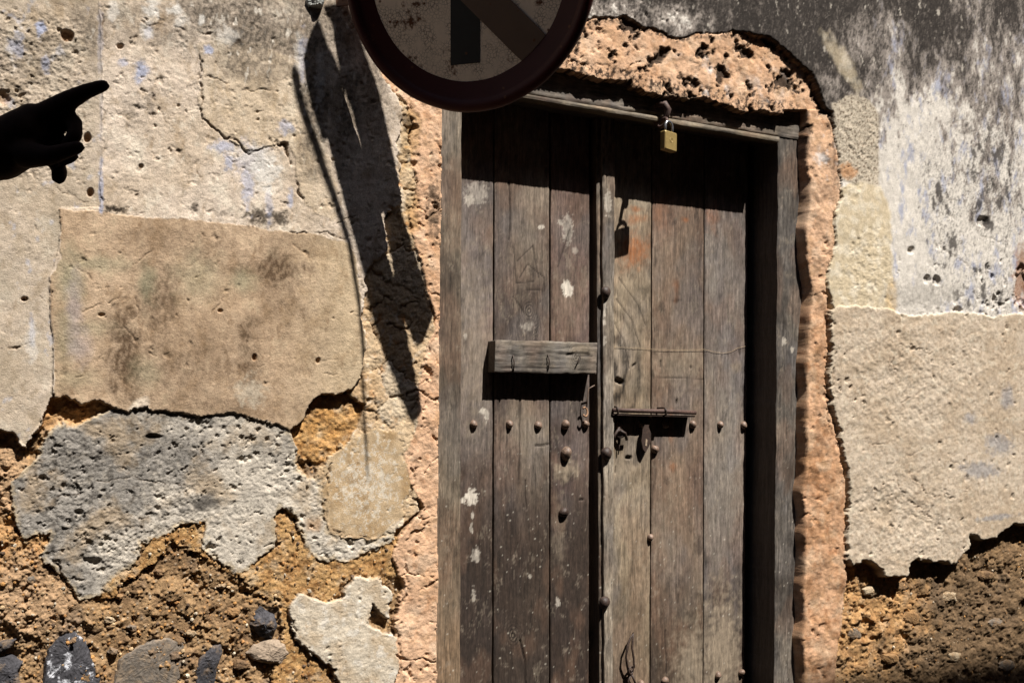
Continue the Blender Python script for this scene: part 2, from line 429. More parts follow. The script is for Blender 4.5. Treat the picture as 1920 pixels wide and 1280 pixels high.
def tan_col(s):
    n1 = s.n(6, o=3, seed=71); n2 = s.n(26, 14, o=6, seed=72, gain=.65); n3 = s.n(120, 60, o=4, seed=73, gain=.65)
    c = mix(lin(202, 175, 147), lin(190, 163, 135), sm(-.4, .4, n1))
    c = mix(c, lin(206, 184, 152), sm(500, 680, s.px + 60 * n2) * .8)
    c = mix(c, lin(150, 122, 92), sm(-.1, .6, n2) * .55)
    c = mix(c, lin(128, 102, 76), sm(.15, .55, s.n(40, 16, o=6, seed=70, gain=.72)) * .5)
    c = mix(c, lin(206, 184, 154), sm(.1, .6, -n2) * .5)
    dk = np.zeros(s.px.shape, np.float32)
    for (cx, cy, rx, ry, st) in ((235, 665, 28, 75, 1.), (250, 720, 18, 40, .6), (295, 560, 40, 60, .7), (515, 505, 48, 28, .9), (530, 560, 40, 50, .4), (462, 640, 18, 40, .8), (470, 700, 20, 45, .6), (330, 690, 90, 60, .5), (400, 650, 60, 50, .35), (385, 480, 60, 30, .3), (300, 450, 70, 25, .35), (560, 450, 60, 20, .3), (450, 762, 80, 18, .5), (210, 610, 30, 30, .35), (340, 745, 60, 20, .4), (600, 610, 40, 50, .2)):
        dk = np.maximum(dk, st * s.blot(cx, cy, rx, ry, 0, .7, 1.0, 22, 74))
    dk *= .62 + .55 * sm(-.3, .3, n3)
    c = mix(c, lin(98, 78, 60), np.clip(dk, 0, 1) * .95)
    gr = np.zeros(s.px.shape, np.float32)
    for (cx, cy, rx, ry, st) in ((130, 520, 24, 50, .7), (185, 495, 50, 14, .6), (125, 620, 20, 60, .5), (275, 530, 16, 30, .6), (370, 520, 40, 40, .45), (455, 525, 24, 20, .6), (270, 700, 25, 25, .4), (140, 710, 40, 20, .4), (160, 615, 50, 14, .4)):
        gr = np.maximum(gr, st * s.blot(cx, cy, rx, ry, 0, .8, .6, 30, 75))
    c = mix(c, lin(150, 148, 122), gr * .9)
    c = mix(c, lin(178, 166, 168), .5 * np.maximum(s.blot(140, 580, 14, 60, 0, .7), s.blot(150, 650, 20, 30, 0, .7)))
    c = mix(c, lin(232, 214, 192), s.blot(262, 760, 22, 12, -35, .35, .3) * .9)
    c = mix(c, lin(216, 204, 184), s.blot(470, 735, 24, 24, 0, .6, 1.2, 60) * .5)
    return c
layer('plaster_panel', TANB, tan_col, lambda s: .0012 + .0022 * s.n(5, o=3, seed=76) + .0009 * s.n(40, o=5, seed=77, gain=.62) + .0004 * s.n(200, o=2, seed=78) - .0022 * pits(s, 48, .10 + .12 * (s.px < 360), 79, .3), k=.5)
NAMES[-1] = 'plaster_panel'
# raised flake in the cream coat
layer('plaster_flake', [(372, 80), (378, 130), (372, 190), (382, 225), (400, 240), (430, 262), (470, 285), (512, 274), (536, 268), (552, 300), (556, 335), (572, 385), (640, 420), (620, 300), (560, 190), (560, 120), (500, 90), (430, 70)], lambda s: mix(cream_col(s), lin(212, 190, 158), .35 * np.ones(s.px.shape)), lambda s: cream_h(s) + .0022 * (1 - sm(520, 640, s.px)) * (1 - sm(60, 160, -s.py + 220)), k=.5)
# stains of the upper left
up = A.px < 760
U = A.sub(up); cu = C[up]
hu = H[up]
lic = np.zeros(U.px.shape, np.float32)
for (cx, cy, rx, ry, st) in ((470, 60, 90, 60, .9), (560, 70, 70, 60, .8), (560, 130, 40, 30, .5), (400, 20, 60, 40, .9), (250, 25, 60, 24, .5), (330, 60, 80, 30, .5), (165, 50, 30, 60, .6), (620, 40, 60, 60, .7), (480, 120, 60, 20, .6), (60, 110, 80, 60, .35), (590, 210, 22, 120, .9), (640, 250, 14, 60, .5), (700, 120, 30, 100, .7), (655, 190, 20, 70, .8)):
    lic = np.maximum(lic, st * U.blot(cx, cy, rx, ry, 0, .8, 1.1, 14, 81))
sp = U.n(130, 80, o=4, seed=82, gain=.7)
cu = mix(cu, lin(118, 106, 92), lic * .8)
cu = mix(cu, lin(64, 58, 52), np.clip(lic * sm(-.25, .35, sp), 0, 1) * .8)
cu = mix(cu, lin(228, 218, 204), lic * sm(.35, .6, U.n(70, 30, o=3, seed=83)) * .9)
for (cx, cy, rx, ry, st) in ((487, 405, 22, 14, .9), (525, 410, 14, 12, .9), (212, 392, 20, 6, 1.), (441, 76, 10, 9, 1.), (282, 190, 7, 22, .5), (365, 388, 6, 10, .8), (262, 310, 4, 6, .9), (420, 400, 8, 5, .5), (250, 210, 18, 26, .3)):
    cu = mix(cu, lin(74, 64, 54), st * U.blot(cx, cy, rx, ry, 0, .6, 1.4, 90, 84))
blue = np.zeros(U.px.shape, np.float32)
for (cx, cy, rx, ry, st) in ((77, 55, 9, 14, 1.), (30, 85, 14, 20, .6), (85, 120, 8, 14, .7), (265, 135, 12, 18, 1.), (232, 118, 8, 8, .7), (392, 94, 9, 10, 1.), (420, 275, 22, 10, .8), (428, 305, 8, 16, .8), (470, 300, 26, 30, .5), (465, 345, 10, 40, .7), (535, 240, 14, 12, .7), (190, 350, 4, 40, .8), (188, 80, 5, 60, .3), (545, 370, 6, 14, .8), (278, 60, 8, 12, .6), (60, 625, 5, 26, .6), (505, 385, 6, 30, .5), (567, 110, 8, 40, .5), (190, 200, 3, 60, .2)):
    blue = np.maximum(blue, st * U.blot(cx, cy, rx, ry, 0, .5, 1.0, 60, 85))
cu = mix(cu, lin(166, 176, 206), blue * .75)
wh = np.zeros(U.px.shape, np.float32)
for (cx, cy, rx, ry, st) in ((495, 320, 26, 34, .9), (480, 290, 40, 14, .5), (285, 16, 14, 18, .9), (330, 18, 12, 12, 1.), (212, 18, 10, 20, .6), (340, 40, 12, 10, .7), (600, 150, 8, 50, .6), (378, 36, 6, 8, .9), (275, 58, 10, 20, .5), (58, 640, 12, 30, .5), (560, 100, 10, 30, .4), (425, 68, 20, 18, .5)):
    wh = np.maximum(wh, st * U.blot(cx, cy, rx, ry, 0, .45, 1.0, 55, 86))
cu = mix(cu, lin(234, 228, 220), wh * .85)
hole = np.maximum.reduce([U.blot(127, 66, 12, 10, 30, .25, .3), U.blot(164, 257, 6, 8, 0, .3, .3), U.blot(170, 360, 6, 8, 0, .3, .3), .7 * U.blot(6, 182, 12, 12, 0, .5, .6), U.blot(46, 560, 6, 4, 0, .3, .3), .6 * U.blot(226, 86, 6, 5, 0, .3, .5), .5 * U.blot(190, 590, 6, 3), .7 * U.blot(477, 670, 4, 6, 0, .3, .1), .6 * U.blot(596, 676, 4, 5, 0, .3, .1), .5 * U.blot(412, 583, 4, 3), .5 * U.blot(265, 312, 4, 4)])
hu = hu - .011 * hole
cu = mix(cu, lin(150, 104, 62), hole * .6)
C[up] = cu; H[up] = hu

def white_col(s):
    c = mix(lin(216, 202, 182), lin(200, 180, 154), sm(-.2, .5, s.n(14, o=4, seed=101)))
    c = mix(c, lin(236, 228, 216), sm(.1, .5, s.n(40, o=4, seed=102)) * .6)
    return mix(c, lin(168, 140, 110), sm(.25, .55, s.n(90, o=4, seed=103, gain=.7)) * .65)
layer('plaster_patch', [(547, 1140), (562, 1116), (600, 1125), (640, 1120), (655, 1100), (668, 1084), (715, 1082), (740, 1112), (738, 1165), (722, 1150), (700, 1132), (702, 1170), (745, 1200), (752, 1400), (760, 2600), (690, 2600), (655, 1340), (628, 1262), (600, 1238), (565, 1212), (552, 1175)], white_col, lambda s: -.0035 + .002 * s.n(9, o=3, seed=104) + .0012 * s.n(60, o=5, seed=105, gain=.65) + .0006 * s.n(200, o=2, seed=106) - .0025 * pits(s, 70, .3, 107), k=.9, feather=5.)

# ---- orange render round the door
def or_col(s):
    n1 = s.n(8, o=4, seed=111); n2 = s.n(45, o=5, seed=112, gain=.62)
    c = mix(lin(234, 194, 162), lin(220, 176, 140), sm(-.3, .5, n1))
    c = mix(c, lin(232, 212, 188), sm(.0, .5, s.n(16, o=4, seed=110)) * .5)
    c = mix(c, lin(196, 160, 122), sm(.05, .5, s.n(24, o=5, seed=109, gain=.65)) * .5)
    c = mix(c, lin(232, 204, 178), sm(.1, .6, n2) * .6)
    c = mix(c, lin(176, 122, 82), sm(.2, .65, s.n(30, o=4, seed=113)) * .55)
    lowr = sm(350, 700, s.py) * (s.px > 1300)
    c = mix(c, c * np.array([.84, .76, .68], np.float32), lowr)
    c = mix(c, lin(140, 96, 60), sm(.1, .5, s.n(13, o=5, seed=107, gain=.62)) * .6 * lowr)
    c = mix(c, lin(214, 168, 130), .35 * (1 - lowr))
    return c
LINT = [(1045, 60), (1085, 55), (1110, 38), (1170, 32), (1215, 55), (1270, 72), (1300, 66), (1370, 60), (1430, 72), (1465, 95), (1490, 120), (1515, 140), (1530, 170), (1540, 196), (1556, 212), (1564, 260), (1568, 330), (1576, 370), (1560, 400), (1560, 460), (1548, 530), (1552, 620), (1548, 700), (1558, 780), (1572, 850), (1585, 930), (1580, 1000), (1584, 1060), (1582, 1130), (1570, 1200), (1560, 1330), (1540, 2700), (1480, 2700), (1486, 1280), (1494, 700), (1498, 300), (1490, 200), (1330, 170), (1045, 110)]
LINT2 = [p for p in LINT[:-7]] + [(1540, 2700), (1440, 2700), (1450, 1280), (1450, 240), (1330, 240), (1045, 190), (860, 150), (830, 60)]
def lump(s):
    xx = s.X + .012 * s.n(18, o=3, seed=114); zz = s.Z + .012 * s.n(18, o=3, seed=115)
    return worley(xx, zz + .35 * xx, 22, 7, 13)
def or_h(s):
    f1, f2, r = lump(s); e = f2 - f1
    top = (1 - sm(180, 300, s.py))
    h = -.004 + .005 * s.n(9, o=4, seed=116) + (.0014 + .0004 * top) * (np.sqrt(np.clip(e, 0, .6)) - .35) * 1.6
    h += (.0022 - .0004 * top) * s.n(30, o=6, seed=117, gain=.6) + .0009 * s.n(160, o=3, seed=118)
    h -= .004 * pits(s, 34, .3, 119, .42) + top * .009 * sm(.18, .5, s.n(17, 17, o=3, seed=124) + .45 * s.n(75, 60, o=5, seed=123, gain=.7))
    # the strip is torn away against the frame on the right
    ex = s.px + 9 * s.n(3.3, o=2, seed=120, gain=.5) + 5 * s.n(9, o=2, seed=121, gain=.45) + 10 * sm(300, 1280, s.py)
    h += np.where((s.px > 1470) & (s.py > 205), .052 * sm(1508, 1519, ex) - .046 + .004 * sm(1530, 1560, ex) + .004 * s.n(9, o=2, seed=126, gain=.5) * (ex < 1515), 0)
    h += np.where(s.px > 1480, .0035 * s.n(13, o=5, seed=122, gain=.6), .004 * (1 - sm(1340, 1400, s.px)))
    return h
def or_col2(s):
    c = or_col(s)
    top = (1 - sm(200, 420, s.py))
    f1, f2, r = lump(s); e = f2 - f1
    spk = s.n(75, 60, o=5, seed=123, gain=.7)
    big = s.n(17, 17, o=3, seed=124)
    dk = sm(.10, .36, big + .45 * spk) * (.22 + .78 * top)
    dk = np.maximum(dk, top * sm(.05, .3, spk + .1) * (1 - sm(2, 15, -sdf(s.px, s.py, LINT))) )  # border term paints the shadow line below the plaster edge
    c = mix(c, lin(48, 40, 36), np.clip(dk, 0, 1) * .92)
    c = mix(c, lin(234, 222, 214), sm(.1, .5, s.n(22, o=4, seed=125)) * np.maximum.reduce([s.blot(1340, 150, 26, 34, 0, .7), s.blot(1255, 90, 24, 14, 0, .7), s.blot(1545, 310, 18, 50, 0, .7), .5 * s.blot(1440, 160, 40, 26, 0, .8)]))
    return c
layer('orange_render', LINT2, or_col2, or_h, k=.55)
layer('orange_render', [(838, -1700), (700, -1700), (690, 80), (735, 165), (762, 195), (778, 240), (776, 300), (782, 330), (770, 380), (772, 425), (788, 480), (800, 540), (818, 600), (806, 640), (800, 680), (785, 740), (792, 800), (762, 850), (772, 905), (800, 955), (772, 985), (748, 1005), (742, 1055), (760, 1100), (740, 1180), (748, 1260), (752, 2700), (842, 2700), (842, 1280), (850, 200), (838, 140)],
      or_col, lambda s: -.006 + .004 * s.n(9, o=3, seed=131) + .0030 * s.n(34, o=6, seed=132, gain=.62) + .0008 * s.n(160, o=3, seed=133) - .006 * (1 - sm(.0, .035, (lambda w: w[1] - w[0])(worley(s.X + .022 * s.n(14, o=4, seed=134), s.Z + .022 * s.n(14, o=4, seed=129), 9, 22)))) * sm(0, .4, s.n(9, seed=128)) - .006 * sm(.32, .6, s.n(22, 22, o=5, seed=127, gain=.6)) - .004 * pits(s, 60, .28, 135), k=.7)
# grey and ochre edge strip near the sign
ed = np.maximum.reduce([A.blot(768, 260, 16, 60, 8, .5, .8, 40), A.blot(775, 390, 12, 40, 0, .6, .8, 40)])
C = mix(C, lin(176, 140, 88), ed * .6); H -= ed * .004 * (1 + A.n(60, o=3, seed=136))
C = mix(C, lin(60, 50, 42), np.maximum(A.blot(766, 225, 14, 12, 50, .5, 1.2, 70), A.blot(815, 390, 10, 60, 0, .5, 1.5, 60)) * .7)

# ---- right hand plaster: proud of the orange render
RP = [(880, -1700), (2700, -1700), (2700, 640), (1920, 640), (1560, 640), (1548, 530), (1560, 460), (1560, 400), (1576, 370), (1568, 330), (1564, 260), (1556, 212), (1540, 196), (1530, 170), (1515, 140), (1490, 120), (1465, 95), (1430, 72), (1370, 60), (1300, 66), (1270, 72), (1215, 55), (1170, 32), (1110, 38), (1085, 45), (1048, 60), (880, 40)]
def rp_col(s):
    n1 = s.n(6, 3.6, o=5, seed=141, gain=.6); n2 = s.n(34, 15, o=6, seed=142, gain=.68); n3 = s.n(150, 60, o=4, seed=143, gain=.7)
    # how pale the wall is: dark on top, pale streaks below
    g = (s.py - 185 - 70 * sm(1640, 1560, s.px)) / 230 + .25 * sm(1560, 1700, s.px) + 1.15 * n1 + .95 * n2 - .25 * sm(1450, 1600, s.px) * sm(1640, 1600, s.px)
    g = g + 1.0 * s.blot(1200, 30, 110, 36, 0, .8) - .5 * s.blot(1480, 120, 120, 70, 30, .8) - .45 * s.blot(1730, 90, 60, 70, 0, .9) + .35 * s.blot(1580, 40, 60, 60, 0, .8) + .35 * s.blot(1660, 60, 40, 50, 0, .9) - .5 * s.blot(1880, 330, 60, 120, 0, .9)
    c = mix(lin(84, 77, 72), lin(166, 155, 146), sm(-.8, .1, g))
    c = mix(c, lin(230, 221, 210), sm(.0, .5, g))
    c = mix(c, lin(44, 40, 38), sm(.05, .45, n3 - .35 * g) * .65)
    c = mix(c, lin(140, 130, 122), sm(.2, .5, s.n(60, 34, o=5, seed=139, gain=.7)) * .6 * sm(.3, -.4, g))
    c = mix(c, lin(158, 164, 190), sm(.08, .5, s.n(20, 9, o=5, seed=144, gain=.65)) * .7 * sm(-.6, .4, g) * sm(1600, 1660, s.px))
    c = mix(c, lin(214, 204, 190), sm(.38, .62, s.n(40, 20, o=4, seed=145, gain=.65)) * .7)
    c = mix(c, lin(60, 54, 50), sm(.3, .6, s.n(20, 14, o=5, seed=140, gain=.65)) * .6 * sm(.6, -.4, g))
    # black mould streaks in the pale part
    cl = np.maximum.reduce([s.blot(1850, 330, 70, 150, 0, .8), s.blot(1765, 400, 40, 120, -12, .8), .8 * s.blot(1850, 540, 120, 60, 0, .7), .6 * s.blot(1900, 430, 40, 160, 0, .8)])
    mo = sm(.12, .40, s.n(22, 13, o=6, seed=146, gain=.72) + .5 * cl - .38) * sm(1620, 1720, s.px)
    mo = np.maximum(mo, cl * sm(.05, .3, s.n(110, 70, o=4, seed=138, gain=.7)) * .7)
    c = mix(c, lin(62, 56, 54), mo * .85)
    # rough cream patch beside the orange
    wj = 5 * s.n(30, o=4, seed=137)
    k = 1 - sm(-3, 4, sdf(s.px + wj, s.py + wj * 2, [(1555, 195), (1590, 178), (1625, 190), (1642, 215), (1644, 348), (1600, 352), (1560, 330)]))
    c = mix(c, mix(lin(204, 190, 170), lin(120, 104, 88), sm(.0, .4, s.n(110, o=5, seed=147, gain=.7))), k)
    k = np.maximum((1 - sm(-3, 3, sdf(s.px + wj, s.py + wj, [(1545, 372), (1575, 350), (1610, 342), (1648, 352), (1664, 400), (1672, 600), (1540, 600)]))), s.blot(1575, 120, 14, 56, -32, .4, .6, 30) * .55)
    c = mix(c, mix(lin(214, 196, 166), lin(232, 218, 194), sm(-.2, .5, s.n(30, o=5, seed=148))), k)
    c = mix(c, lin(222, 190, 142), s.blot(1666, 558, 11, 30, 0, .3, .3) * .8)
    c = mix(c, lin(186, 178, 168), s.blot(1720, 555, 60, 24, 0, .7) * .7)
    c = mix(c, lin(150, 96, 56), s.blot(1912, 520, 16, 60, 0, .4, .6) * .7)
    c = mix(c, lin(196, 144, 100), s.blot(1585, 322, 16, 14, 0, .4, .6) * .8)
    return mix(c, lin(40, 36, 34), (1 - sm(0, 6, -s.d)) * .4 * (s.px > 1380) * (s.py < 240))  # painted dark rim, thickens the shadow line along the plaster edge
def rp_h(s):
    a = np.maximum.reduce([s.blot(1600, 275, 40, 90, 0, .3), s.blot(1620, 500, 50, 70, 0, .6), s.blot(1200, 30, 140, 40, 0, .7), sm(520, 600, s.py + 60 * s.n(6, seed=151)) * .7])
    h = .002 + .009 * sm(1375, 1425, s.px) + .0025 * s.n(4, o=3, seed=152) + .0012 * s.n(40, 22, o=6, seed=153, gain=.65)
    h += a * (.0030 * s.n(45, o=5, seed=154, gain=.65) + .0012 * s.n(180, o=3, seed=155) - .004 * pits(s, 52, .4, 156)) + .0003 * s.n(180, o=2, seed=157)
    z = sm(1680, 1760, s.px) * sm(430, 520, s.py)
    h -= .009 * np.maximum.reduce([z * pits(s, 30, .5, 158, .4), s.blot(1838, 416, 11, 9, 0, .3, .4), s.blot(1733, 525, 6, 8, 0, .3), s.blot(1752, 527, 7, 9, 0, .3), s.blot(1703, 470, 5, 6, 0, .3), s.blot(1790, 583, 8, 7, 0, .3)])
    h -= .016 * s.blot(1914, 540, 14, 40, 0, .4, .6)
    return h
layer('limewashed_plaster', RP, rp_col, rp_h, k=.55, edge=2.0)
SL = [(1548, 580), (1600, 574), (1655, 584), (1700, 592), (1760, 588), (1850, 590), (1920, 588), (2700, 600), (2700, 930), (1925, 984), (1890, 986), (1862, 1004), (1838, 1012), (1815, 1006), (1812, 1030), (1780, 1062), (1768, 1052), (1740, 1050), (1712, 1042), (1698, 1060), (1690, 1078), (1655, 1082), (1650, 1062), (1612, 1050), (1592, 1062), (1582, 1050), (1582, 1000), (1587, 930), (1574, 850), (1560, 780), (1550, 700), (1554, 620)]
def sl_col(s):
    n1 = s.n(6, o=4, seed=161); n2 = s.n(34, o=5, seed=162, gain=.6)
    c = mix(lin(210, 192, 171), lin(197, 176, 152), sm(-.3, .5, n1))
    c = mix(c, lin(224, 210, 188), sm(.05, .55, n2) * .6)
    c = mix(c, lin(160, 136, 112), sm(.0, .5, s.n(70, o=5, seed=163, gain=.7)) * .6)
    c = mix(c, lin(186, 166, 142), sm(.0, .5, s.n(9, 14, o=5, seed=168, gain=.6)) * .5)
    b = np.maximum.reduce([s.blot(1830, 880, 34, 14, 0, .5, .8, 50), s.blot(1812, 785, 12, 9, 0, .5, .8), s.blot(1865, 832, 24, 18, 0, .6, .9), s.blot(1860, 968, 34, 5, -6, .5, .9), s.blot(1880, 745, 12, 20, 0, .6)])
    c = mix(c, lin(150, 150, 156), b * .6)
    return mix(c, lin(210, 196, 172), (1 - sm(0, 8, -s.d)) * .5)
def sl_h(s):
    r = .45 + .55 * np.maximum(s.blot(1680, 980, 130, 110, 0, .7), s.blot(1700, 700, 160, 110, 0, .8))
    return .0145 + .0025 * s.n(4, o=3, seed=152) + .001 * sm(560, 640, s.py) + r * (.0034 * s.n(26, 34, o=5, seed=165, gain=.6) + .0014 * s.n(120, o=4, seed=166, gain=.6)) - .005 * pits(s, 34, .22, 167, .32) - .003 * s.blot(1680, 960, 70, 30, 20, .3, .6, 20)
layer('lower_slab', SL, sl_col, sl_h, k=.6, edge=2.0)
NAMES[-1] = 'plaster_slab'

# ---- cracks: narrow grooves following their course
def crack(pts, w=1.6, depth=.006, jit=12, dark=.75, f=26):
    P = np.array(pts)
    m = (A.px > P[:, 0].min() - 25) & (A.px < P[:, 0].max() + 25) & (A.py > P[:, 1].min() - 25) & (A.py < P[:, 1].max() + 25)
    if not m.any(): return
    s = A.sub(m)
    d, t = pline(s.px + jit * s.n(f, o=4, seed=171, gain=.6), s.py + jit * s.n(f, o=4, seed=172, gain=.6), pts)
    ww = w * (1 + .6 * s.n(20, o=2, seed=173)) * (1 - .6 * np.abs(2 * t - 1) ** 3)
    k = (1 - sm(ww * .3, ww + 1.1, d)) * sm(-.35, .15, s.n(22, o=3, seed=174))
    H[m] -= depth * .8 * k
    C[m] = mix(C[m], lin(96, 74, 54), k * dark * .8)
for a in (([(372, 75), (380, 130), (372, 150), (376, 190), (382, 222), (398, 240), (432, 262), (468, 286), (515, 272)], 1.5, .005), ([(385, 142), (420, 152), (455, 166), (500, 172)], 1., .003), ([(518, 272), (534, 270), (542, 300), (555, 330), (556, 360), (572, 388)], 2.6, .009), ([(265, 38), (310, 48), (345, 56), (388, 62)], 1.2, .003), ([(192, -40), (190, 30), (196, 80)], 1.2, .003), ([(335, 290), (360, 310), (372, 335)], .9, .002), ([(110, 350), (135, 366), (165, 380)], .8, .002), ([(510, 440), (560, 440), (600, 435), (650, 448)], 1.2, .004), ([(88, 545), (97, 560), (106, 575)], 1.2, .004),
          ([(690, 755), (720, 748), (780, 735), (830, 745)], 2.2, .007), ([(655, 590), (700, 580), (725, 555), (760, 575), (790, 560)], 1.6, .005), ([(730, 600), (752, 622), (775, 600)], 1.8, .005), ([(700, 740), (715, 770), (700, 800), (725, 820)], 1.6, .005), ([(700, 640), (720, 690), (760, 690), (800, 680)], 1.2, .004), ([(620, 870), (612, 920), (612, 990)], 2., .006), ([(750, 1010), (765, 1005), (800, 990)], 1.8, .006), ([(745, 1085), (770, 1108), (800, 1100), (830, 1085)], 1.8, .006), ([(745, 1010), (742, 1060), (770, 1100), (745, 1150), (750, 1200), (760, 1280)], 1.6, .005), ([(780, 880), (770, 950), (800, 960), (825, 955)], 1.8, .006),
          ([(405, 1040), (420, 1080), (450, 1110), (520, 1125), (545, 1150)], 3.2, .011), ([(85, 1040), (115, 1065), (125, 1100), (145, 1135)], 2.6, .009), ([(553, 1160), (556, 1200), (600, 1240), (640, 1290)], 3.0, .010), ([(0, 1205), (45, 1180), (70, 1160)], 2.2, .008),
          ([(180, 900), (230, 895), (300, 902), (340, 908)], .9, .003), ([(60, 950), (110, 930), (160, 925)], .9, .003), ([(475, 995), (490, 1030), (515, 1020)], 1.2, .004), ([(1160, 36), (1175, 70), (1200, 95)], 1.2, .005), ([(1060, 110), (1140, 125), (1175, 135), (1200, 115)], 1.5, .006), ([(1680, 650), (1690, 665), (1715, 652), (1740, 670)], 1.1, .004), ([(1660, 650), (1680, 710)], .8, .003), ([(1690, 880), (1730, 920), (1790, 935)], 1.1, .004), ([(1670, 890), (1700, 935), (1740, 975)], 1.2, .004), ([(1500, 552), (1545, 552)], 2.0, .008), ([(1495, 975), (1520, 965)], 2., .006), ([(1560, 855), (1552, 780), (1550, 690)], 1.5, .005)):
    crack(*a)

peb_idx = np.nonzero(((LAB == 0) | (LAB == 1)) & (A.py > 960) & (A.py < 1340) & (A.px > -40) & (A.px < 1970) & (sdf(A.px, A.py, HOLE) > 8))[0]
hc = np.random.default_rng(21)
for q_ in range(46):
    x0, y0 = (hc.uniform(10, 700), hc.uniform(20, 740)) if q_ < 26 else (hc.uniform(1580, 1910), hc.uniform(220, 1000))
    an = hc.uniform(-1, 1); pts_ = [(x0, y0)]
    for k_ in range(int(hc.integers(2, 5))):
        an += hc.uniform(-.8, .8); st_ = hc.uniform(10, 26); pts_.append((pts_[-1][0] + st_ * math.cos(an), pts_[-1][1] + st_ * math.sin(an)))
    crack(pts_, .9, .0022, 6, .45, 40)
# ---- the mesh: drop what lies inside the opening, turn its rim back to the frame
dh = sdf(A.px, A.py, HOLE) if False else None
s = A
wob = (np.where(s.px > 1480, .4, 2.5) * s.n(40, o=4, seed=181, gain=.65) + 4 * s.n(7, o=2, seed=182)) * fine
topm = (s.py < 245) & (s.px > 850) & (s.px < 1490)
dh = sdf(s.px + wob * (~topm) * .5, s.py + wob * (1 + 1.2 * topm), HOLE)
Y = -H
rim = dh < 0
Y = np.where(rim, .13, Y)
VID = np.full(NX * NY, -1, np.int64); VID[idx] = np.arange(n0)
q = np.arange(NX * NY).reshape(NY, NX)
quads = np.stack([q[1:, :-1], q[1:, 1:], q[:-1, 1:], q[:-1, :-1]], -1).reshape(-1, 4)
qv = VID[quads]
ok = (qv >= 0).all(1); qv = qv[ok]
allrim = rim[qv].all(1); qv = qv[~allrim]
zc = s.Z[qv].max(1); qv = qv[(zc > -.05)]
fl = LAB[qv]; flab = np.where((fl[:, 0] == fl[:, 2]), fl[:, 0], np.maximum(fl[:, 0], fl[:, 1]))
co = np.stack([s.X, Y, s.Z], 1)
C = np.clip(C, .01, .8)
wall = empty('old_wall', (1.0, 0, 0), 'old cracked lime plastered street wall of cream, grey and orange render round the wooden door', 'wall')
LBL = {'rubble_core': 'brown earth and rubble core laid bare', 'cement_patch': 'grey cement patch with ragged edge', 'plaster_patch': 'whitish plaster patch low on the wall', 'limewashed_plaster': 'blackened limewashed plaster above right', 'plaster_slab': 'cream plaster slab at lower right'}
MERGE = {}
for li, nm in enumerate(NAMES): MERGE.setdefault(nm if nm in ('x',) else (nm, li), []).append(li)
for (nm, _), lis in MERGE.items():
    f = qv[np.isin(flab, lis)]
    if len(f) == 0: continue
    u, inv = np.unique(f, return_inverse=True)
    me = np_mesh(nm, co[u] - np.array([1.0, 0, 0], np.float32), inv.reshape(-1, 4), C[u], smooth=True)
    o = link(nm, me, M_rubble if nm in ('rubble_core', 'earth_seam') else M_plaster, wall)
    if nm in LBL: o['label'] = LBL[nm]

# ================================================================== STONES set in the wall
def rock(cx, cy, outline, thick, h0, seed, name='stone', label=None, mat=None):
    """angular stone bedded in the rubble: outline in picture units round (cx, cy)"""
    rnd = random.Random(seed)
    pts = outline; n = len(pts)
    loop = []
    for i in range(n):
        ax, ay = pts[i]; bx, by = pts[(i + 1) % n]
        for k in range(8): loop.append((ax + (bx - ax) * k / 8, ay + (by - ay) * k / 8))
    m = len(loop); rs = [1.10, 1.02, .97, .9, .82, .74, .65, .55, .45, .35, .25, .15]
    R0_ = max(math.dist(p, (cx, cy)) for p in pts)
    planes = []
    for k in range(7):
        a = rnd.uniform(0, 6.28); planes.append((math.cos(a) * rnd.uniform(.3, 1.3), math.sin(a) * rnd.uniform(.3, 1.3), rnd.uniform(.75, 1.25)))
    q = np.array([[cx + (x - cx) * r, cy + (y - cy) * r] for r in rs for (x, y) in loop] + [[cx, cy]])
    X, _, Z = unp(q[:, 0], q[:, 1], 0.); Xf, Zf = X.astype(np.float32), Z.astype(np.float32)
    h = np.full(len(q), 1.0)
    for (pa, pb, pc_) in planes: h = np.minimum(h, pc_ + pa * (q[:, 0] - cx) / R0_ + pb * (q[:, 1] - cy) / R0_)
    edge = np.repeat(np.array([-1.6, -.4, .25, .55, .78, .9, 1, 1, 1, 1, 1, 1]), m); edge = np.append(edge, 1.)
    h = np.clip(h, .15, 1) * thick * np.maximum(edge, 0) + np.minimum(edge, 0) * .01
    h = h + (edge > 0) * (.22 * thick * fbm(Xf, Zf, 45, None, 5, seed, .62) + .0010 * fbm(Xf, Zf, 200, None, 3, seed + 1))
    X = X + .0025 * fbm(Xf, Zf, 60, None, 4, seed + 3, .65); Z = Z + .0025 * fbm(Xf, Zf, 60, None, 4, seed + 4, .65)
    vs = [(X[i], -(h0 + h[i]), Z[i]) for i in range(len(q))]
    fs = []
    for r in range(len(rs) - 1):
        for j in range(m):
            a = r * m + j; b = r * m + (j + 1) % m
            fs.append((a, b, b + m, a + m))
    b0 = (len(rs) - 1) * m
    for j in range(m): fs.append((b0 + j, b0 + (j + 1) % m, len(vs) - 1))
    fs = [tuple(reversed(f)) for f in fs] if sdir(loop) else fs
    o = pmesh(name, [(v[0] - 1.0, v[1], v[2]) for v in vs], fs, mat or M_stone, wall)
    if label: o['label'] = label
    return o
def sdir(l):
    return sum(l[i][0] * l[(i + 1) % len(l)][1] - l[(i + 1) % len(l)][0] * l[i][1] for i in range(len(l))) < 0
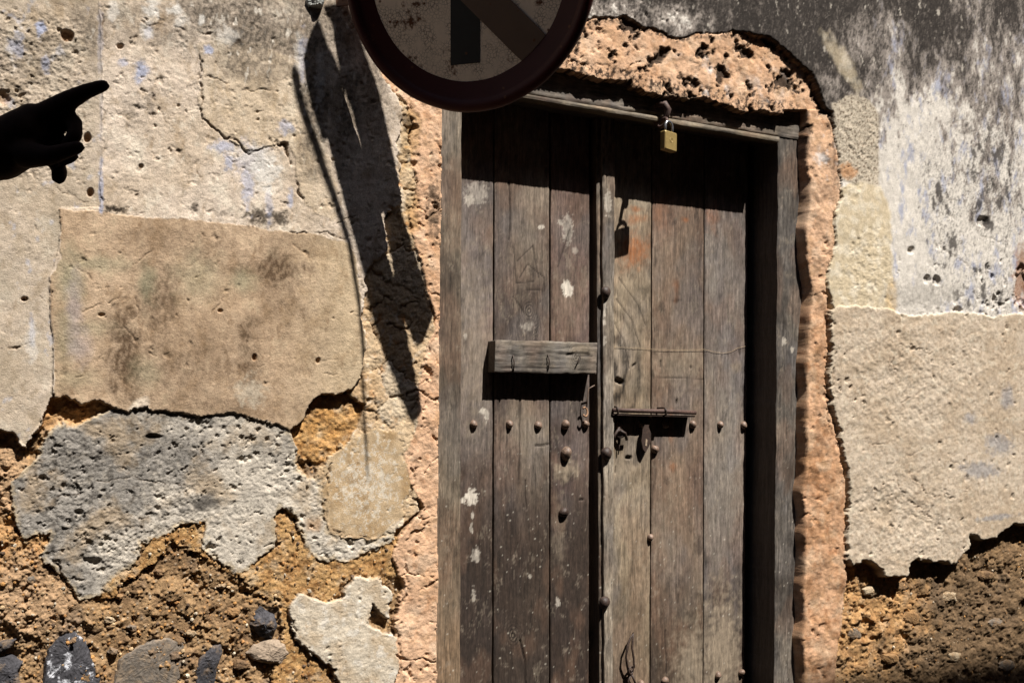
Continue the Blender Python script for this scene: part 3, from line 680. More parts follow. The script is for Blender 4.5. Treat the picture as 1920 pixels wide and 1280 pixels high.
def dusty(m, dust, lo=.46, hi=.62, sc=30.):
    nt = m.node_tree; bs = nt.nodes['Principled BSDF']; old = bs.inputs['Base Color'].links[0].from_socket
    tc = N(nt, 'ShaderNodeTexCoord'); ns = N(nt, 'ShaderNodeTexNoise', i_Scale=sc, i_Detail=9., i_Roughness=.72); nt.links.new(tc.outputs['Object'], ns.inputs[0])
    rp = ramp(nt, ns.outputs[0], [(lo, (0, 0, 0)), (hi, (.85, .85, .85))]); mx = N(nt, 'ShaderNodeMix', data_type='RGBA'); nt.links.new(rp.outputs[0], mx.inputs[0]); nt.links.new(old, mx.inputs[6]); mx.inputs[7].default_value = (*lin(*dust), 1)
    nt.links.new(mx.outputs[2], bs.inputs['Base Color'])
    return m
dusty(M_stone, (150, 126, 100), .52, .66)
M_grime = surf_mat('grey_mortar_stone', nsc=200, bump=.7, bdist=.002, vary=.3, rough=.9, spec=.1, vcol=False, base=tuple(lin(128, 118, 108)))
dusty(M_grime, (160, 138, 114), .48, .66, 60.)
M_stonew = surf_mat('basalt_with_lime', nsc=160, bump=.6, bdist=.002, vary=.3, rough=.8, spec=.25, vcol=False, base=tuple(lin(78, 76, 80)))
nt = M_stonew.node_tree; bs = nt.nodes['Principled BSDF']; old = bs.inputs['Base Color'].links[0].from_socket
tc = N(nt, 'ShaderNodeTexCoord'); ns = N(nt, 'ShaderNodeTexNoise', i_Scale=38., i_Detail=8., i_Roughness=.7); nt.links.new(tc.outputs['Object'], ns.inputs[0])
rp = ramp(nt, ns.outputs[0], [(.55, (0, 0, 0)), (.62, (1, 1, 1))]); mx = N(nt, 'ShaderNodeMix', data_type='RGBA'); nt.links.new(rp.outputs[0], mx.inputs[0]); nt.links.new(old, mx.inputs[6]); mx.inputs[7].default_value = (*lin(222, 222, 228), 1)
nt.links.new(mx.outputs[2], bs.inputs['Base Color'])
M_lumps = [dusty(surf_mat(n_, nsc=220, bump=.8, bdist=.002, vary=.32, rough=.92, spec=.08, vcol=False, base=tuple(lin(*q_))), (150, 120, 88), .42, .62, 50.) for n_, q_ in (('clay_lump', (168, 130, 90)), ('coral_rag', (196, 176, 148)), ('brown_lump', (130, 104, 80)), ('grey_lump', (132, 122, 112)))]
rock(135, 1245, [(82, 1290), (92, 1222), (112, 1198), (142, 1186), (162, 1205), (172, 1235), (190, 1262), (186, 1300), (120, 1320)], .009, -.016, 2, label='dark basalt stone smeared with white lime', mat=M_stonew)
rock(15, 1265, [(-20, 1240), (14, 1232), (44, 1244), (34, 1262), (38, 1290), (10, 1310), (-22, 1300)], .008, -.016, 3)
rock(6, 1212, [(-25, 1214), (8, 1203), (32, 1200), (22, 1216), (2, 1226), (-20, 1232)], .008, -.014, 4)
rock(392, 1245, [(368, 1262), (378, 1235), (402, 1212), (418, 1210), (421, 1226), (412, 1250), (405, 1285), (372, 1290)], .009, -.017, 5)
rock(498, 1170, [(472, 1172), (480, 1150), (492, 1138), (506, 1148), (520, 1156), (524, 1176), (512, 1200), (492, 1196)], .020, -.018, 6)
rock(290, 1250, [(215, 1290), (228, 1240), (262, 1215), (310, 1200), (345, 1205), (352, 1230), (340, 1275), (320, 1300)], .006, -.018, 7, mat=M_grime)
rock(508, 1226, [(466, 1226), (482, 1212), (510, 1200), (538, 1208), (548, 1228), (530, 1248), (500, 1246), (480, 1240)], .012, -.016, 8, mat=surf_mat('pale_mortar_lump', nsc=200, bump=.7, bdist=.002, vary=.3, rough=.9, spec=.1, vcol=False, base=tuple(lin(178, 158, 138))))
rock(593, 10, [(573, 2), (580, -12), (604, -14), (607, 4), (602, 18), (588, 16), (578, 14)], .022, .004, 10, 'mortar_lump', mat=surf_mat('pale_mortar', nsc=200, bump=.7, bdist=.002, vary=.3, rough=.9, spec=.1, vcol=False, base=tuple(lin(190, 190, 184))))

rs_ = random.Random(31)
for k_, (x, y, r) in enumerate([(60, 1160, 15), (205, 1165, 12), (330, 1120, 13), (250, 1180, 10), (440, 1150, 12), (360, 1190, 10), (455, 1250, 16), (60, 1090, 12), (225, 1120, 9), (420, 1100, 9), (300, 1075, 10), (215, 1225, 10), (545, 1255, 10), (1640, 1110, 16), (1700, 1100, 12), (1610, 1190, 14), (1720, 1160, 17), (1790, 1120, 14), (1860, 1080, 13), (1880, 1170, 15), (1680, 1235, 15), (1800, 1235, 14), (1760, 1080, 10), (1900, 1250, 14), (1620, 1255, 11)]):
    nn_ = rs_.randint(5, 8); a0_ = rs_.uniform(0, 6)
    ol = [(x + r * rs_.uniform(.65, 1.25) * math.cos(a0_ + 6.283 * j / nn_) * 1.15, y + r * rs_.uniform(.6, 1.1) * math.sin(a0_ + 6.283 * j / nn_) * .85) for j in range(nn_)]
    rock(x, y, ol, rs_.uniform(.005, .010), -.019, 40 + k_, mat=M_lumps[k_ % 4])
# loose pebbles and crumbs bedded in the rubble
rp_ = np.random.default_rng(12)
t_ = (1 + 5 ** .5) / 2
IV = np.array([(-1, t_, 0), (1, t_, 0), (-1, -t_, 0), (1, -t_, 0), (0, -1, t_), (0, 1, t_), (0, -1, -t_), (0, 1, -t_), (t_, 0, -1), (t_, 0, 1), (-t_, 0, -1), (-t_, 0, 1)]) / 1.9
IF = [(0, 11, 5), (0, 5, 1), (0, 1, 7), (0, 7, 10), (0, 10, 11), (1, 5, 9), (5, 11, 4), (11, 10, 2), (10, 7, 6), (7, 1, 8), (3, 9, 4), (3, 4, 2), (3, 2, 6), (3, 6, 8), (3, 8, 9), (4, 9, 5), (2, 4, 11), (6, 2, 10), (8, 6, 7), (9, 8, 1)]
pv, pf, pcn = [], [], []
pal = [(206, 176, 138), (190, 140, 92), (222, 206, 182), (150, 122, 94), (120, 100, 84), (210, 158, 100)]
for i in rp_.choice(peb_idx, 1500, replace=False):
    r = .0012 + .0034 * rp_.random() ** 3
    P = IV * (1 + .35 * (rp_.random((12, 1)) - .5)) * r * np.array([1, .8, 1]) * (.7 + .6 * rp_.random(3))
    an = rp_.random() * 6.28; ca, sa = math.cos(an), math.sin(an)
    P = P @ np.array([[ca, 0, sa], [0, 1, 0], [-sa, 0, ca]])
    o_ = len(pv)
    pv += [(p[0] + A.X[i] - 1.0, p[1] - H[i] - r * .25, p[2] + A.Z[i]) for p in P]
    pf += [tuple(o_ + k for k in f) for f in IF]
    pcn += [lin(*pal[int(rp_.integers(0, 6))]) * (.7 + .5 * rp_.random())] * 12
po = pmesh('pebble_crumbs', pv, pf, M_rubble, wall); po['kind'] = 'stuff'
at_ = po.data.color_attributes.new('tint', 'FLOAT_COLOR', 'POINT')
at_.data.foreach_set('color', np.concatenate([np.array(pcn, np.float32), np.ones((len(pv), 1), np.float32)], 1).ravel())

# ================================================================== TIMBER
def board(name, parent, quad, y, thick, colfn, across=False, rx=1.7, ry=2.6, mat=None, relief=.0008, bev=.0016, wobble=.0007, rag=None, label=None, yfn=None):
    """a board whose front, at depth y, shows as the quad (tl, tr, br, bl) of the picture; grained relief, worn edges, full thickness"""
    off = np.array(parent.location, np.float64) if parent else np.zeros(3)
    P = [np.array(unp(x, yy, y)) for x, yy in quad]
    Wpx = max(math.dist(quad[0], quad[1]), math.dist(quad[3], quad[2])); Hpx = max(math.dist(quad[0], quad[3]), math.dist(quad[1], quad[2]))
    nu = max(3, int(Wpx / rx)); nv = max(3, int(Hpx / ry))
    u = np.linspace(0, 1, nu + 1); v = np.linspace(0, 1, nv + 1)
    if Hpx > 1500 and not across:           # fine rows as far as the eye can come near, coarse below
        y0_ = quad[0][1]; fr2 = min(1., (1330 - y0_) / (quad[3][1] - y0_)); n1_ = int(Hpx * fr2 / ry)
        v = np.concatenate([np.linspace(0, fr2, n1_ + 1), np.linspace(fr2, 1, 60)[1:]]); nv = len(v) - 1
    U_, V_ = np.meshgrid(u, v)
    U_ = U_.ravel()[:, None]; V_ = V_.ravel()[:, None]
    Q = (P[0] * (1 - U_) + P[1] * U_) * (1 - V_) + (P[3] * (1 - U_) + P[2] * U_) * V_
    X, Z = Q[:, 0].astype(np.float32), Q[:, 2].astype(np.float32)
    px, py = proj(Q[:, 0], Q[:, 1], Q[:, 2])
    s = Pts(X, Z, px.astype(np.float32), py.astype(np.float32))
    s.u, s.v = U_[:, 0], V_[:, 0]
    wm = math.dist(P[0], P[1]); hm = math.dist(P[0], P[3])
    eu = np.minimum(s.u, 1 - s.u) * wm; ev = np.minimum(s.v, 1 - s.v) * hm
    e = np.minimum(eu, ev)
    sd = sum(ord(ch) for ch in name) + int(quad[0][0])
    if across: g = fbm(X, Z, 7, 330, 4, sd, .6); g2 = fbm(X, Z, 14, 130, 3, sd + 1)
    else: g = fbm(X + .004 * fbm(X, Z, 9, 5, 2, sd), Z, 300, 9, 5, sd, .68); g2 = fbm(X, Z, 110, 22, 4, sd + 1, .65)
    s.g, s.g2, s.e = g, g2, e
    c, extra = colfn(s)
    h = relief * (g * 1.2 + g2 * 1.0) + extra
    h -= bev * (1 - sm(0, bev * 2.2, e)) * (1 + .25 * s.n(30, o=3, seed=sd))
    if yfn is not None: h = h + yfn(s)
    # wandering edges
    if across:
        Z2 = Z + (1 - sm(0, .010, ev)) * wobble * 2.0 * fbm(X, Z * 0, 9, None, 5, sd + 5, .55) * np.sign(s.v - .5); X2 = X
    else:
        X2 = X + (1 - sm(0, .010, eu)) * wobble * 2.0 * fbm(X * 0 + .03 * sd, Z, 9, None, 5, sd + 5, .55) * np.sign(s.u - .5); Z2 = Z
    co = np.stack([X2, y - h, Z2], 1) - off
    n_u, n_v = nu + 1, nv + 1
    q = np.arange(n_u * n_v).reshape(n_v, n_u)
    qs = np.stack([q[1:, :-1], q[1:, 1:], q[:-1, 1:], q[:-1, :-1]], -1).reshape(-1, 4)
    ring = np.concatenate([q[0, :], q[1:, -1], q[-1, -2::-1], q[-2:0:-1, 0]])
    back = co[ring].copy(); back[:, 1] = y + thick - off[1]
    b0 = len(co); m = len(ring)
    j = np.arange(m); jn = (j + 1) % m
    side = np.stack([b0 + m + j, b0 + m + jn, b0 + jn, b0 + j], -1)
    avg = np.repeat(c.mean(0)[None] * .9, m, 0) * (1 + .12 * fbm(X[ring], Z[ring], 9, None, 2, sd)[:, None])
    co = np.concatenate([co, back, co[ring]]); c = np.concatenate([c, avg, avg])
    # back face
    me = np_mesh(name, co, np.concatenate([qs, side]), c, smooth=False)
    o = link(name, me, mat or (M_woodh if across else M_wood), parent)
    if label: o['label'] = label
    return o

def wood(base, pale, dark, gr=.8, splash=(), rust=(), darks=(), pales=(), knots=(), low=None, seed=0, cracks=(), warm=None, redness=0.):
    def fn(s):
        n1 = s.n(5, 2.2, o=4, seed=200 + seed); n2 = s.n(28, 7, o=4, seed=201 + seed, gain=.6)
        ex = np.zeros(s.X.shape, np.float32)
        g = s.g.copy()
        for (kx, ky, r) in knots:
            d = np.sqrt(((s.px - kx)) ** 2 + ((s.py - ky) * .62) ** 2) / r
            ringk = np.sin(d * 15 + 2 * s.n(50, 20, seed=5)) * np.exp(-d * .9)
            g = g * (1 - .7 * np.exp(-d)) + ringk * 1.5
            ex -= .0012 * (1 - sm(.12, .4, d))
        c = mix(lin(*base), lin(*pale), sm(-.15, .55, n1 + .4 * n2))
        c = mix(c, lin(*dark), sm(-.05, .5, -n1 + .4 * n2) * .8)
        big = s.n(6, 4, o=3, seed=216 + seed)
        c = mix(c, lin(128, 121, 116), sm(.02, .4, big) * .32)
        c = mix(c, lin(146, 116, 96), sm(.05, .4, -big) * .30)
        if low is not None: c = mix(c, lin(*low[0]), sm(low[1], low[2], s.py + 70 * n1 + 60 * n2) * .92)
        if warm is not None: c = mix(c, lin(*warm[0]), sm(warm[1], warm[2], s.py + 60 * n2) * .6)
        c = c * (1 + gr * .72 * (g[:, None]) + .30 * s.g2[:, None])
        c = mix(c, c * np.array([.92, .95, 1.02], np.float32), sm(-.1, .4, s.n(9, 3, o=3, seed=212 + seed)))
        c = mix(c, lin(30, 24, 20), sm(.42, .75, -g) * .55)
        c = mix(c, lin(176, 160, 140), sm(.55, .8, g) * .35)
        c = mix(c, lin(124, 96, 78), sm(.1, .5, s.n(11, 5, o=3, seed=206 + seed)) * (.3 + redness))
        for (x, y, a, b, st) in darks: c = mix(c, lin(30, 23, 19), st * s.blot(x, y, a, b, 0, .8, 1., 30, 202 + seed))
        for (x, y, a, b, st) in pales: c = mix(c, lin(176, 158, 136), st * s.blot(x, y, a, b, 0, .8, 1.1, 45, 203 + seed))
        for (x, y, a, b, st) in rust: c = mix(c, lin(176, 104, 52), .95 * st * s.blot(x, y, a, b, 0, .9, .9, 40, 204 + seed) * (.75 + .5 * s.g2))
        for (x, y, a, b, st) in splash: c = mix(c, lin(232, 220, 204), st * s.blot(x, y, a * 1.1, b * 1.1, 0, .2, .8, 110, 205 + seed))
        mo = s.n(60, 40, o=5, seed=213 + seed, gain=.7)
        c = c * (1 + .34 * mo[:, None])
        c = mix(c, lin(168, 152, 134), sm(.22, .6, s.n(38, 26, o=6, seed=214 + seed, gain=.74)) * .45)
        c = mix(c, lin(40, 32, 27), sm(.2, .6, s.n(22, 8, o=6, seed=215 + seed, gain=.7)) * .5)
        # small spatter and scratches
        f1, f2, r = s.w(70, 31 + seed)
        c = mix(c, lin(206, 196, 180), ((r > .93) & (f1 < .12 + .3 * (r - .93))) * .7 * sm(700, 1000, s.py))
        sc = sm(.60, .68, s.n(16, 9, o=2, seed=207) + .5 * s.n(400, 60, o=2, seed=208))
        c = mix(c, lin(170, 155, 135), sc * .25)
        for (pts, w, dp) in cracks:
            d, t = pline(s.px + 2.5 * s.n(9, 9, seed=209), s.py, pts)
            k = 1 - sm(w * .4, w + 1.0, d)
            ex -= dp * k; c = mix(c, lin(40, 30, 24), k * .7)
        return c * .92, ex
    return fn

YF, YL = .03, .125
frame = empty('door_frame', (1.5, YF, 0), 'weathered grey timber door frame set in the orange render', 'door frame')
ZB = 2350
def quad_v(xt0, xt1, xb0, xb1, yt, yb=ZB, ref=1280):
    """upright board: x at the top edge and at y = 1280, carried on to the ground"""
    k = (yb - yt) / (ref - yt)
    return [(xt0, yt), (xt1, yt), (xt1 + (xb1 - xt1) * k, yb), (xt0 + (xb0 - xt0) * k, yb)]
fr = wood((122, 108, 92), (146, 132, 114), (84, 72, 62), gr=1.1, seed=1)
board('jamb', frame, quad_v(822, 866, 815, 863, 120), YF, .16, wood((120, 107, 92), (140, 126, 108), (80, 68, 58), gr=1.0, seed=2, warm=((150, 124, 96), 900, 1280)), wobble=.001, relief=.0008, mat=M_wood)
board('jamb', frame, quad_v(1460, 1507, 1452, 1496, 228), YF, .16, wood((104, 96, 88), (140, 128, 114), (60, 52, 46), gr=1.3, seed=3, splash=((1470, 640, 4, 6, .7), (1485, 655, 3, 5, .7))), wobble=.002, relief=.0012)
# lintel with its lower fillet
board('lintel', frame, [(826, 80), (1522, 200), (1500, 262), (826, 148)], YF - .004, .125, wood((122, 110, 96), (156, 142, 124), (70, 60, 52), gr=1.2, seed=4), across=True, wobble=.002, relief=.0011)
board('lintel_fillet', frame, [(826, 148.4), (1462, 257), (1462, 266), (826, 156)], YF - .010, .03, wood((140, 126, 106), (160, 144, 122), (90, 78, 66), gr=1., seed=5), across=True)
board('sill', frame, [(815, 2230), (1500, 1845), (1500, 1925), (815, 2330)], YF - .01, .15, fr, across=True, rx=12, ry=8)

# ---- left leaf
LG = 'worn plank of the left leaf'
left = empty('door_leaf', (unp(985, 800, YL)[0], YL, 0), 'left leaf of the old plank door with a short board nailed across it', 'door')
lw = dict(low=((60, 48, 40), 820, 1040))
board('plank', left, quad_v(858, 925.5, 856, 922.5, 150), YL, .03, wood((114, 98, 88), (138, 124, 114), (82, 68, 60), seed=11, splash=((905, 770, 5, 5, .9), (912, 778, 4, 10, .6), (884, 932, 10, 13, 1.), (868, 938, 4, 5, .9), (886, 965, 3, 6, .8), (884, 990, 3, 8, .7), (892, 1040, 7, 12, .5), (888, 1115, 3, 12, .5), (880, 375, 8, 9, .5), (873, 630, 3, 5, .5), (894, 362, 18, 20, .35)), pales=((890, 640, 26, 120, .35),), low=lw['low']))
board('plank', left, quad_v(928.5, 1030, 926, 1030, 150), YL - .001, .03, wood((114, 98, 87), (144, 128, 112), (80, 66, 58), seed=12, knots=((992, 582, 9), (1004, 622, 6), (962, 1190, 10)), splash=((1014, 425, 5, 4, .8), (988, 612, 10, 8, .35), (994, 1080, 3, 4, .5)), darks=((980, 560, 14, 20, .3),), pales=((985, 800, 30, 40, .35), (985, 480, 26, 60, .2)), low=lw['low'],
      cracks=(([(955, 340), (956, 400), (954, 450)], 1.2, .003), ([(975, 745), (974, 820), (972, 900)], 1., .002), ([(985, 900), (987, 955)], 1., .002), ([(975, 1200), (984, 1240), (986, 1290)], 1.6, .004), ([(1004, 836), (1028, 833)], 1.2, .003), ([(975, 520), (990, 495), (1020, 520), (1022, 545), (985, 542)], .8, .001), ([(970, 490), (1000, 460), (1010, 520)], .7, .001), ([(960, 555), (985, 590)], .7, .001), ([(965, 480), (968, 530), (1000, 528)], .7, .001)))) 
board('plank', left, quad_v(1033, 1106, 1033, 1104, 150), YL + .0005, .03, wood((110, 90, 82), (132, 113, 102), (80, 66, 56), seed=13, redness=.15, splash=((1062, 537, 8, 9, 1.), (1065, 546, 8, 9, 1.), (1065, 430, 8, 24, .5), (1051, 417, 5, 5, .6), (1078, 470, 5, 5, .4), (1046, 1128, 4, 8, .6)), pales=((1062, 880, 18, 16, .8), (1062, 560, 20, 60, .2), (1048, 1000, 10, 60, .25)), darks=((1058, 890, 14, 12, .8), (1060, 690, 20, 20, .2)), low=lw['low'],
      cracks=(([(1045, 500), (1055, 470), (1068, 430)], .7, .001), ([(1086, 937), (1092, 936)], 1.4, .004))))
dk = surf_mat('gap_dark', nsc=200, vcol=False, base=tuple(lin(40, 32, 27)), rough=.9, spec=.1)  # dark colour stands in for the unlit room behind the gaps
def slab(name, parent, quad, y, thick, mat):
    P = [unp(x, yy, y) for x, yy in quad]
    vs = P + [(p[0], p[1] + thick, p[2]) for p in P]
    o = pmesh(name, vs, [(3, 2, 1, 0), (4, 5, 6, 7), (0, 1, 5, 4), (1, 2, 6, 5), (2, 3, 7, 6), (3, 0, 4, 7)], mat, parent, offset=parent.location)
    return o
slab('gap_blocker', left, quad_v(850, 1150, 850, 1150, 150), YL + .036, .02, dk)  # added sheet, blocks light from behind and keeps the plank gaps dark
# ---- right leaf
right = empty('door_leaf', (unp(1275, 800, YL)[0], YL, 0), 'right leaf of the old plank door with slide bolt and iron studded cover strip', 'door')
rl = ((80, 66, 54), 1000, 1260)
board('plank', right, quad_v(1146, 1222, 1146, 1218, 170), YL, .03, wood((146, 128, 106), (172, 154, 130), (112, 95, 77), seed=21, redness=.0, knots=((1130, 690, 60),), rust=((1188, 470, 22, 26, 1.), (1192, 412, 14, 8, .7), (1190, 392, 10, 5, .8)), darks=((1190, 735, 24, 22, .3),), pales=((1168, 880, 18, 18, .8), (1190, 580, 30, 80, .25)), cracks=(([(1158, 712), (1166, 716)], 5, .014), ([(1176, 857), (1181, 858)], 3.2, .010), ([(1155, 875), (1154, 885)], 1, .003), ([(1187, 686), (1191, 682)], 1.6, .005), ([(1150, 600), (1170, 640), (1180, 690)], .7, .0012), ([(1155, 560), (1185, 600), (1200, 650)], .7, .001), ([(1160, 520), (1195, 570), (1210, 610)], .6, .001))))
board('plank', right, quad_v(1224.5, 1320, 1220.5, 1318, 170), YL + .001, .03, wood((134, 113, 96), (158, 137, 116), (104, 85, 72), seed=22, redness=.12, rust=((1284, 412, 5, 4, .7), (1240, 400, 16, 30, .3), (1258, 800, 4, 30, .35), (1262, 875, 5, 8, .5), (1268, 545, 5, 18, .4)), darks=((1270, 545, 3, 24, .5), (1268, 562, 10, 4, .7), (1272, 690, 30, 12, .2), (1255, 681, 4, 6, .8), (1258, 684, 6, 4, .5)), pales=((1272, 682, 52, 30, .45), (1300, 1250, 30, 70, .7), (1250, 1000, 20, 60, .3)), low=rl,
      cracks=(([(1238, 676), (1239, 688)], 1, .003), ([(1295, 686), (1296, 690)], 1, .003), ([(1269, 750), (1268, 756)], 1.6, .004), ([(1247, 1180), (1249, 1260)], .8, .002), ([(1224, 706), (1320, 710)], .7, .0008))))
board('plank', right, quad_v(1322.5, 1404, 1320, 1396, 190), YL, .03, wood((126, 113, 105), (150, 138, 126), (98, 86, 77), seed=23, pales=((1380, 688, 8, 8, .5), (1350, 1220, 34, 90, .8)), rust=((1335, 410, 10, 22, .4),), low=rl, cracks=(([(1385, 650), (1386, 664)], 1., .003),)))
slab('gap_blocker', right, quad_v(1140, 1440, 1140, 1432, 170), YL + .034, .02, dk)  # same added light block behind the right leaf
# cover strip: a flat strip with a narrow moulded step on its left
board('cover_strip', right, [(1118, 160), (1131, 160), (1139.5, 1280), (1139.5, 2400), (1122, 1280)][0:2] + [(1142, 2400), (1131, 2400)], YL - .016, .05, wood((96, 84, 72), (128, 114, 98), (60, 50, 42), gr=1.3, seed=31), relief=.0009)
board('cover_strip', right, [(1130, 160), (1153.5, 160), (1145, 2400), (1137, 2400)], YL - .026, .06, wood((146, 132, 116), (184, 170, 152), (92, 80, 70), gr=1.4, seed=32, splash=((1132, 580, 4, 14, .7), (1130, 605, 5, 6, .8), (1140, 380, 6, 20, .5), (1132, 640, 4, 8, .6))), relief=.0012, wobble=.0015)

# ================================================================== IRONWORK
M_iron = surf_mat('rusty_iron', nsc=260, bump=.5, bdist=.0008, vary=.4, rough=.55, spec=.45, vcol=False, base=tuple(lin(134, 110, 94)), big=70)
M_irond = surf_mat('dark_iron', nsc=260, bump=.5, bdist=.0008, vary=.35, rough=.6, spec=.4, vcol=False, base=tuple(lin(70, 54, 46)), big=70)
M_irond2 = surf_mat('bolt_iron', nsc=260, bump=.4, bdist=.0006, vary=.35, rough=.65, spec=.35, vcol=False, base=tuple(lin(92, 70, 62)), big=70)
def dome_mesh(name, r, h, seed, seg=16, squash=1.):
    rnd = random.Random(seed)
    ph = [rnd.uniform(0, 6.28) for _ in range(4)]
    prof = [(1.0, -.15), (1.0, .05), (.93, .32), (.78, .6), (.55, .83), (.28, .97)]
    vs = []; fs = []
    for (a, b) in prof:
        for k in range(seg):
            t = 2 * math.pi * k / seg
            w = 1 + .06 * math.sin(2 * t + ph[0]) + .05 * math.sin(3 * t + ph[1]) + .03 * math.sin(5 * t + ph[2])
            vs.append((r * a * w * math.cos(t), -h * b * (1 + .08 * math.sin(t + ph[3])), r * a * w * squash * math.sin(t)))
    vs.append((0, -h, 0))
    for i in range(len(prof) - 1):
        for k in range(seg):
            a = i * seg + k; b = i * seg + (k + 1) % seg
            fs.append((a, b, b + seg, a + seg))
    for k in range(seg): fs.append(((len(prof) - 1) * seg + k, (len(prof) - 1) * seg + (k + 1) % seg, len(vs) - 1))
    me = bpy.data.meshes.new(name); me.from_pydata(vs, [], fs)
    me.polygons.foreach_set('use_smooth', np.ones(len(fs), bool)); me.update()
    return me
SM = [dome_mesh('stud', .0115, .0125, i) for i in (1, 2, 3)]
for m_ in SM: m_.materials.append(M_iron)
SB = dome_mesh('stud', .0150, .0165, 5, squash=1.25); SB.materials.append(M_iron)
SD = dome_mesh('stud', .0140, .0135, 8, squash=1.25); SD.materials.append(M_irond)
def stud(parent, px, py, me, y=YL, rot=0, sc=1.):
    X, Y, Z = unp(px, py, y - .001)
    o = bpy.data.objects.new('stud', me); COL.objects.link(o); o.parent = parent
    o.location = (X - parent.location[0], Y - parent.location[1], Z - parent.location[2])
    o.rotation_euler = (.12 * math.sin(rot * 3), rot, .12 * math.cos(rot * 5)); o.scale = (sc, sc * (.75 + .3 * abs(math.sin(rot * 7))), sc)
    return o
rr = random.Random(4)
for i, (x, y) in enumerate([(888, 795), (955, 795), (1009, 797), (1060, 796), (1098, 795)]): stud(left, x, y, SM[i % 3], rot=rr.uniform(0, 6), sc=rr.uniform(.85, 1.12))
stud(left, 1061, 850, SB, rot=.3)['label'] = 'larger battered stud with a bright chipped face'
stud(left, 1057, 960, SD, rot=1.2, sc=.9)
for i, (x, y) in enumerate([(1160, 797), (1202, 795), (1247, 795), (1299, 796), (1350, 796), (1394, 797), (1228, 842), (1219, 1007), (1247, 1275), (1346, 1265), (1390, 1260), (1201, 1282)]): stud(right, x, y, SM[(i + 1) % 3], rot=rr.uniform(0, 6), sc=rr.uniform(.85, 1.05))
for (x, y, sc) in ((1136, 548, 1.), (1137, 850, 1.08), (1133, 1129, 1.05)): stud(right, x, y, SD, y=YL - .026, rot=rr.uniform(-.3, .3), sc=sc)

def tube(name, parent, pts, rad, mat, seg=8, closed=False, loc=None):
    """round bar through the points; rad is one radius or one per point"""
    P = [Vector(p) for p in pts]; n = len(P)
    rad = rad if isinstance(rad, (list, tuple)) else [rad] * n
    off = Vector(loc) if loc is not None else (Vector(parent.location) if parent else Vector((0, 0, 0)))
    vs = []; fs = []; up = None
    for i in range(n):
        if closed: t = (P[(i + 1) % n] - P[i - 1]).normalized()
        else: t = (P[min(i + 1, n - 1)] - P[max(i - 1, 0)]).normalized()
        if up is None: up = t.orthogonal().normalized()
        up = (up - t * up.dot(t)).normalized(); bt = t.cross(up)
        for k in range(seg):
            a = 2 * math.pi * k / seg
            vs.append(P[i] + (up * math.cos(a) + bt * math.sin(a)) * rad[i] - off)
    for i in range(n if closed else n - 1):
        for k in range(seg):
            a = i * seg + k; b = i * seg + (k + 1) % seg; i2 = (i + 1) % n
            fs.append((a, b, i2 * seg + (k + 1) % seg, i2 * seg + k))
    if not closed:
        fs.append(tuple(range(seg))[::-1]); fs.append(tuple((n - 1) * seg + k for k in range(seg)))
    me = bpy.data.meshes.new(name); me.from_pydata([tuple(v) for v in vs], [], fs); me.update()
    me.polygons.foreach_set('use_smooth', np.ones(len(fs), bool))
    me.materials.append(mat)
    o = bpy.data.objects.new(name, me); COL.objects.link(o)
    if parent: o.parent = parent
    return o
def up3(x, y, d): return unp(x, y, d)
def prism(name, parent, outline, y, thick, mat, holes=None, loc=None):
    """flat plate: outline in picture units at depth y, thick towards the door"""
    off = loc if loc is not None else parent.location
    P = [unp(a, b, y) for a, b in outline]; n = len(P)
    vs = P + [(p[0], p[1] + thick, p[2]) for p in P]
    fs = [tuple(range(n)), tuple(range(2 * n - 1, n - 1, -1))] + [(i, n + i, n + (i + 1) % n, (i + 1) % n) for i in range(n)]
    return pmesh(name, vs, fs, mat, parent, offset=off)
# slide bolt: round bar in two staples on a projecting iron shelf
bz = .030
bolt = tube('slide_bolt', right, [up3(1149, 768.5, YL - bz), up3(1200, 770, YL - bz), up3(1260, 771.5, YL - bz), up3(1304, 773.5, YL - bz)], [.0056, .006, .006, .0058], M_irond2, 10)
P0, P1 = unp(1149, 775, YL - bz), unp(1303, 779, YL - bz)
pmesh('bolt_plate', [P0, P1, (P1[0], YL, P1[2]), (P0[0], YL, P0[2]), (P0[0], P0[1], P0[2] - .004), (P1[0], P1[1], P1[2] - .004), (P1[0], YL, P1[2] - .004), (P0[0], YL, P0[2] - .004)], [(0, 1, 2, 3), (7, 6, 5, 4), (0, 4, 5, 1), (1, 5, 6, 2), (3, 7, 4, 0)], M_irond, right, offset=right.location)
for x in (1156, 1246):
    c0 = Vector(unp(x, 770 + (x - 1156) * .02, YL - bz))
    pts = [(c0.x, YL + .002, c0.z + .010)] + [(c0.x, c0.y + .010 * math.cos(a) - .0, c0.z + .0102 * math.sin(a)) for a in [math.pi / 2 - k * math.pi / 6 for k in range(-0, 1)]]
    pts = [(c0.x, YL + .004, c0.z + .0105), (c0.x, c0.y + .004, c0.z + .0112), (c0.x - .001, c0.y - .006, c0.z + .009), (c0.x - .001, c0.y - .0095, c0.z + .001), (c0.x, c0.y - .006, c0.z - .008), (c0.x, c0.y + .006, c0.z - .0105), (c0.x, YL + .004, c0.z - .0105)]
    tube('staple', right, pts, .0026, M_irond, 6)
# hasp strap with a slot
hs = prism('hasp', right, [(1205, 781), (1222, 783), (1216, 800), (1221, 812), (1220, 830), (1211, 848), (1206, 842), (1203, 826), (1205, 806), (1209, 796)], YL - .017, .004, M_irond)
prism('hasp_slot', right, [(1211, 822), (1214, 824), (1213, 836), (1210, 835)], YL - .0178, .001, surf_mat('worn_slot', nsc=200, vcol=False, base=tuple(lin(170, 150, 128)), rough=.6))
tube('hasp_pin', right, [up3(1213, 783, YL), up3(1213, 782, YL - .02)], .004, M_irond, 6)
